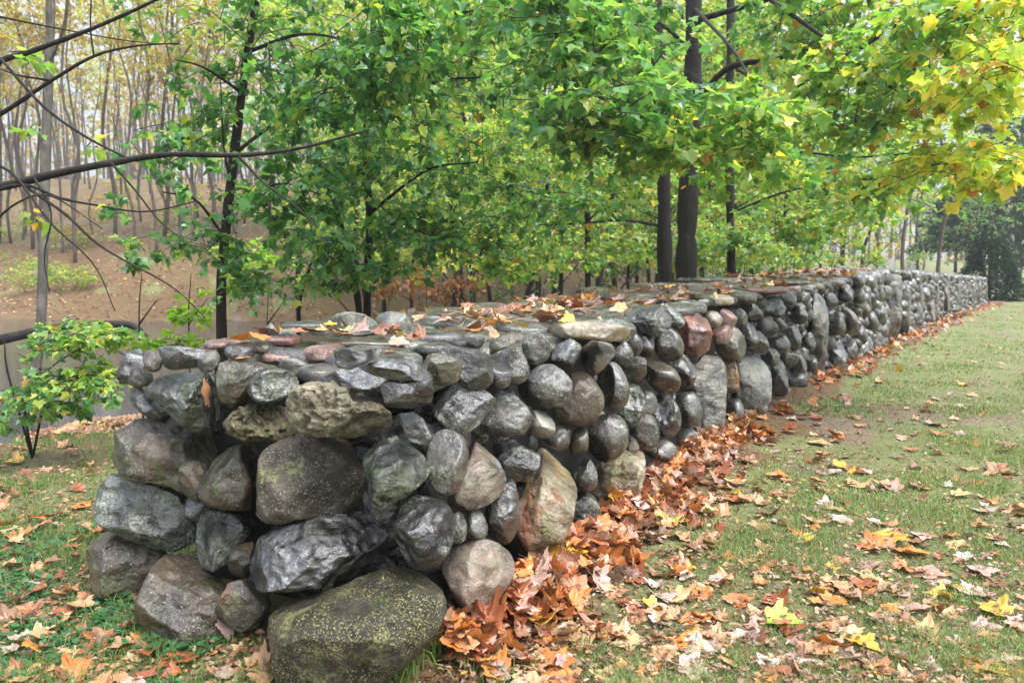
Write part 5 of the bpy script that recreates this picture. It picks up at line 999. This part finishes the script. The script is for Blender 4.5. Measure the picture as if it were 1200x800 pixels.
def top_pt():
    s = rng.uniform(.3, 14); p2, t2 = path_at(s); nl = np.array([-t2[1], t2[0]]); o = rng.uniform(.1, THICK-.1); q = p2+nl*o; return q[0], q[1], float(ztop(q[1]))+.045-float(zg(np.array([q[0]]), np.array([q[1]]))[0])
strew(380, top_pt, [(MAUVE, 3), (BROWN, 3), (RUSSET, 2), (CREAM, 1.2), (ORANGE, 1.2), (YELLOW, .8), (TAN, 2)], (.06, .12), .35, .7, 'on the cap stones of the wall', 'leaves on the cap stones')
FL.sort(key=lambda q: -q[0])
for k, (ar, (V, Fc, C), lab, grp, P) in enumerate(FL):
    if k < 300: tag(MB().add(V, Fc, C).build('fallen_leaf', M_DEAD, origin=P), lab, 'leaf', grp, 'thing')
    else: LIT.add(V, Fc, C)
# crumbs of leaf, straw and bark on the soil
x, y = frust(36000, 2.45, 26, .85); n_ = wall_n(x, y); k = (n_ < 0) ; x, y = x[k], y[k]; n = len(x); a = rng.uniform(0, 6.28, n); d = np.hypot(x, y)
leaf_batch(LIT, np.array([(0, 0), (.3, .3), (.16, .7), (0, 1), (-.25, .6), (-.2, .2)]), np.stack([x, y, zg(x, y)+rng.uniform(.006, .036, n)], 1), np.stack([np.cos(a), np.sin(a), 0*a+rng.normal(0, .2, n)], 1), np.array([0, 0, 1])+rng.normal(0, .4, (n, 3)), rng.uniform(.010, .036, n)*(1+d*.03), pick([((.26, .16, .09), 3), ((.17, .085, .045), 4), ((.34, .25, .17), 1.6), ((.10, .058, .036), 3), ((.36, .19, .06), .7)], n), 0, .5, .6)
x, y = frust(9000, 2.5, 12, .9, (-40, 420)); s_ = (x+.33)*WD[0]+(y-2.68)*WD[1]; n_ = wall_n(x, y); k = (s_ < 0) | (n_ > 1.7); x, y = x[k], y[k]; n = len(x); a = rng.uniform(0, 6.28, n)
leaf_batch(LIT, OVAL, np.stack([x, y, zg(x, y)+rng.uniform(.004, .03, n)], 1), np.stack([np.cos(a), np.sin(a), 0*a], 1), np.array([0, 0, 1])+rng.normal(0, .4, (n, 3)), rng.uniform(.015, .05, n), pick([((.38, .20, .10), 3), ((.22, .10, .06), 3), ((.42, .30, .2), 1), ((.14, .08, .05), 2)], n), 0, .5, .6)
# leaf carpet on the slope beyond the pond and behind the wall
x, y = frust(42000, 9, 75, .4, (-60, 1000)); n_ = wall_n(x, y); k = (n_ > 1.8) & (zg(x, y) > -.54); x, y = x[k], y[k]; n = len(x); a = rng.uniform(0, 6.28, n)
leaf_batch(LIT, MAPLE3, np.stack([x, y, zg(x, y)+.03], 1), np.stack([np.cos(a), np.sin(a), 0*a+.2], 1), np.array([0, -.3, 1])+rng.normal(0, .4, (n, 3)), rng.uniform(.05, .11, n)*(1+y*.016), pick([((.30, .15, .075), 3), ((.20, .09, .05), 3), ((.38, .24, .13), 2), ((.36, .30, .08), .8)], n), 0, .4, .5)
# sticks and stalks on the cap stones
for _ in range(150):
    s = rng.uniform(1.2, 7); p2, t2 = path_at(s); nl = np.array([-t2[1], t2[0]]); q = p2+nl*rng.uniform(.25, THICK-.1); a = rng.uniform(0, 6.28); L = rng.uniform(.05, .18); z = float(ztop(q[1]))+.05
    tube(LIT, [(q[0], q[1], z), (q[0]+math.cos(a)*L*.5, q[1]+math.sin(a)*L*.5, z+.02), (q[0]+math.cos(a)*L, q[1]+math.sin(a)*L, z+rng.uniform(-.01, .04))], .0025, 4, (.30, .17, .11))
tag(LIT.build('leaf_litter', M_DEAD, smooth_shade=False), kind='stuff')
print('leaves', len(FL))

# ------------------------------------------------------------------ damp air
m, nt = newmat('damp air'); pv = N(nt, 'ShaderNodeVolumePrincipled'); pv.inputs['Color'].default_value = (.90, .90, .95, 1); pv.inputs['Density'].default_value = HAZE; pv.inputs['Anisotropy'].default_value = .3
o = N(nt, 'ShaderNodeOutputMaterial'); nt.links.new(pv.outputs[0], o.inputs['Volume'])
mb = MB(); V = np.array([(sx, sy, z) for z in (-4.0, 46.0) for sx, sy in ((-400, -950), (400, -950), (400, 950), (-400, 950))]); V[:, 0] *= 2.4; mb.add(V, [[3, 2, 1, 0], [4, 5, 6, 7], [0, 1, 5, 4], [1, 2, 6, 5], [2, 3, 7, 6], [3, 0, 4, 7]])
if HAZE: tag(mb.build('haze', m, smooth_shade=False), kind='stuff')
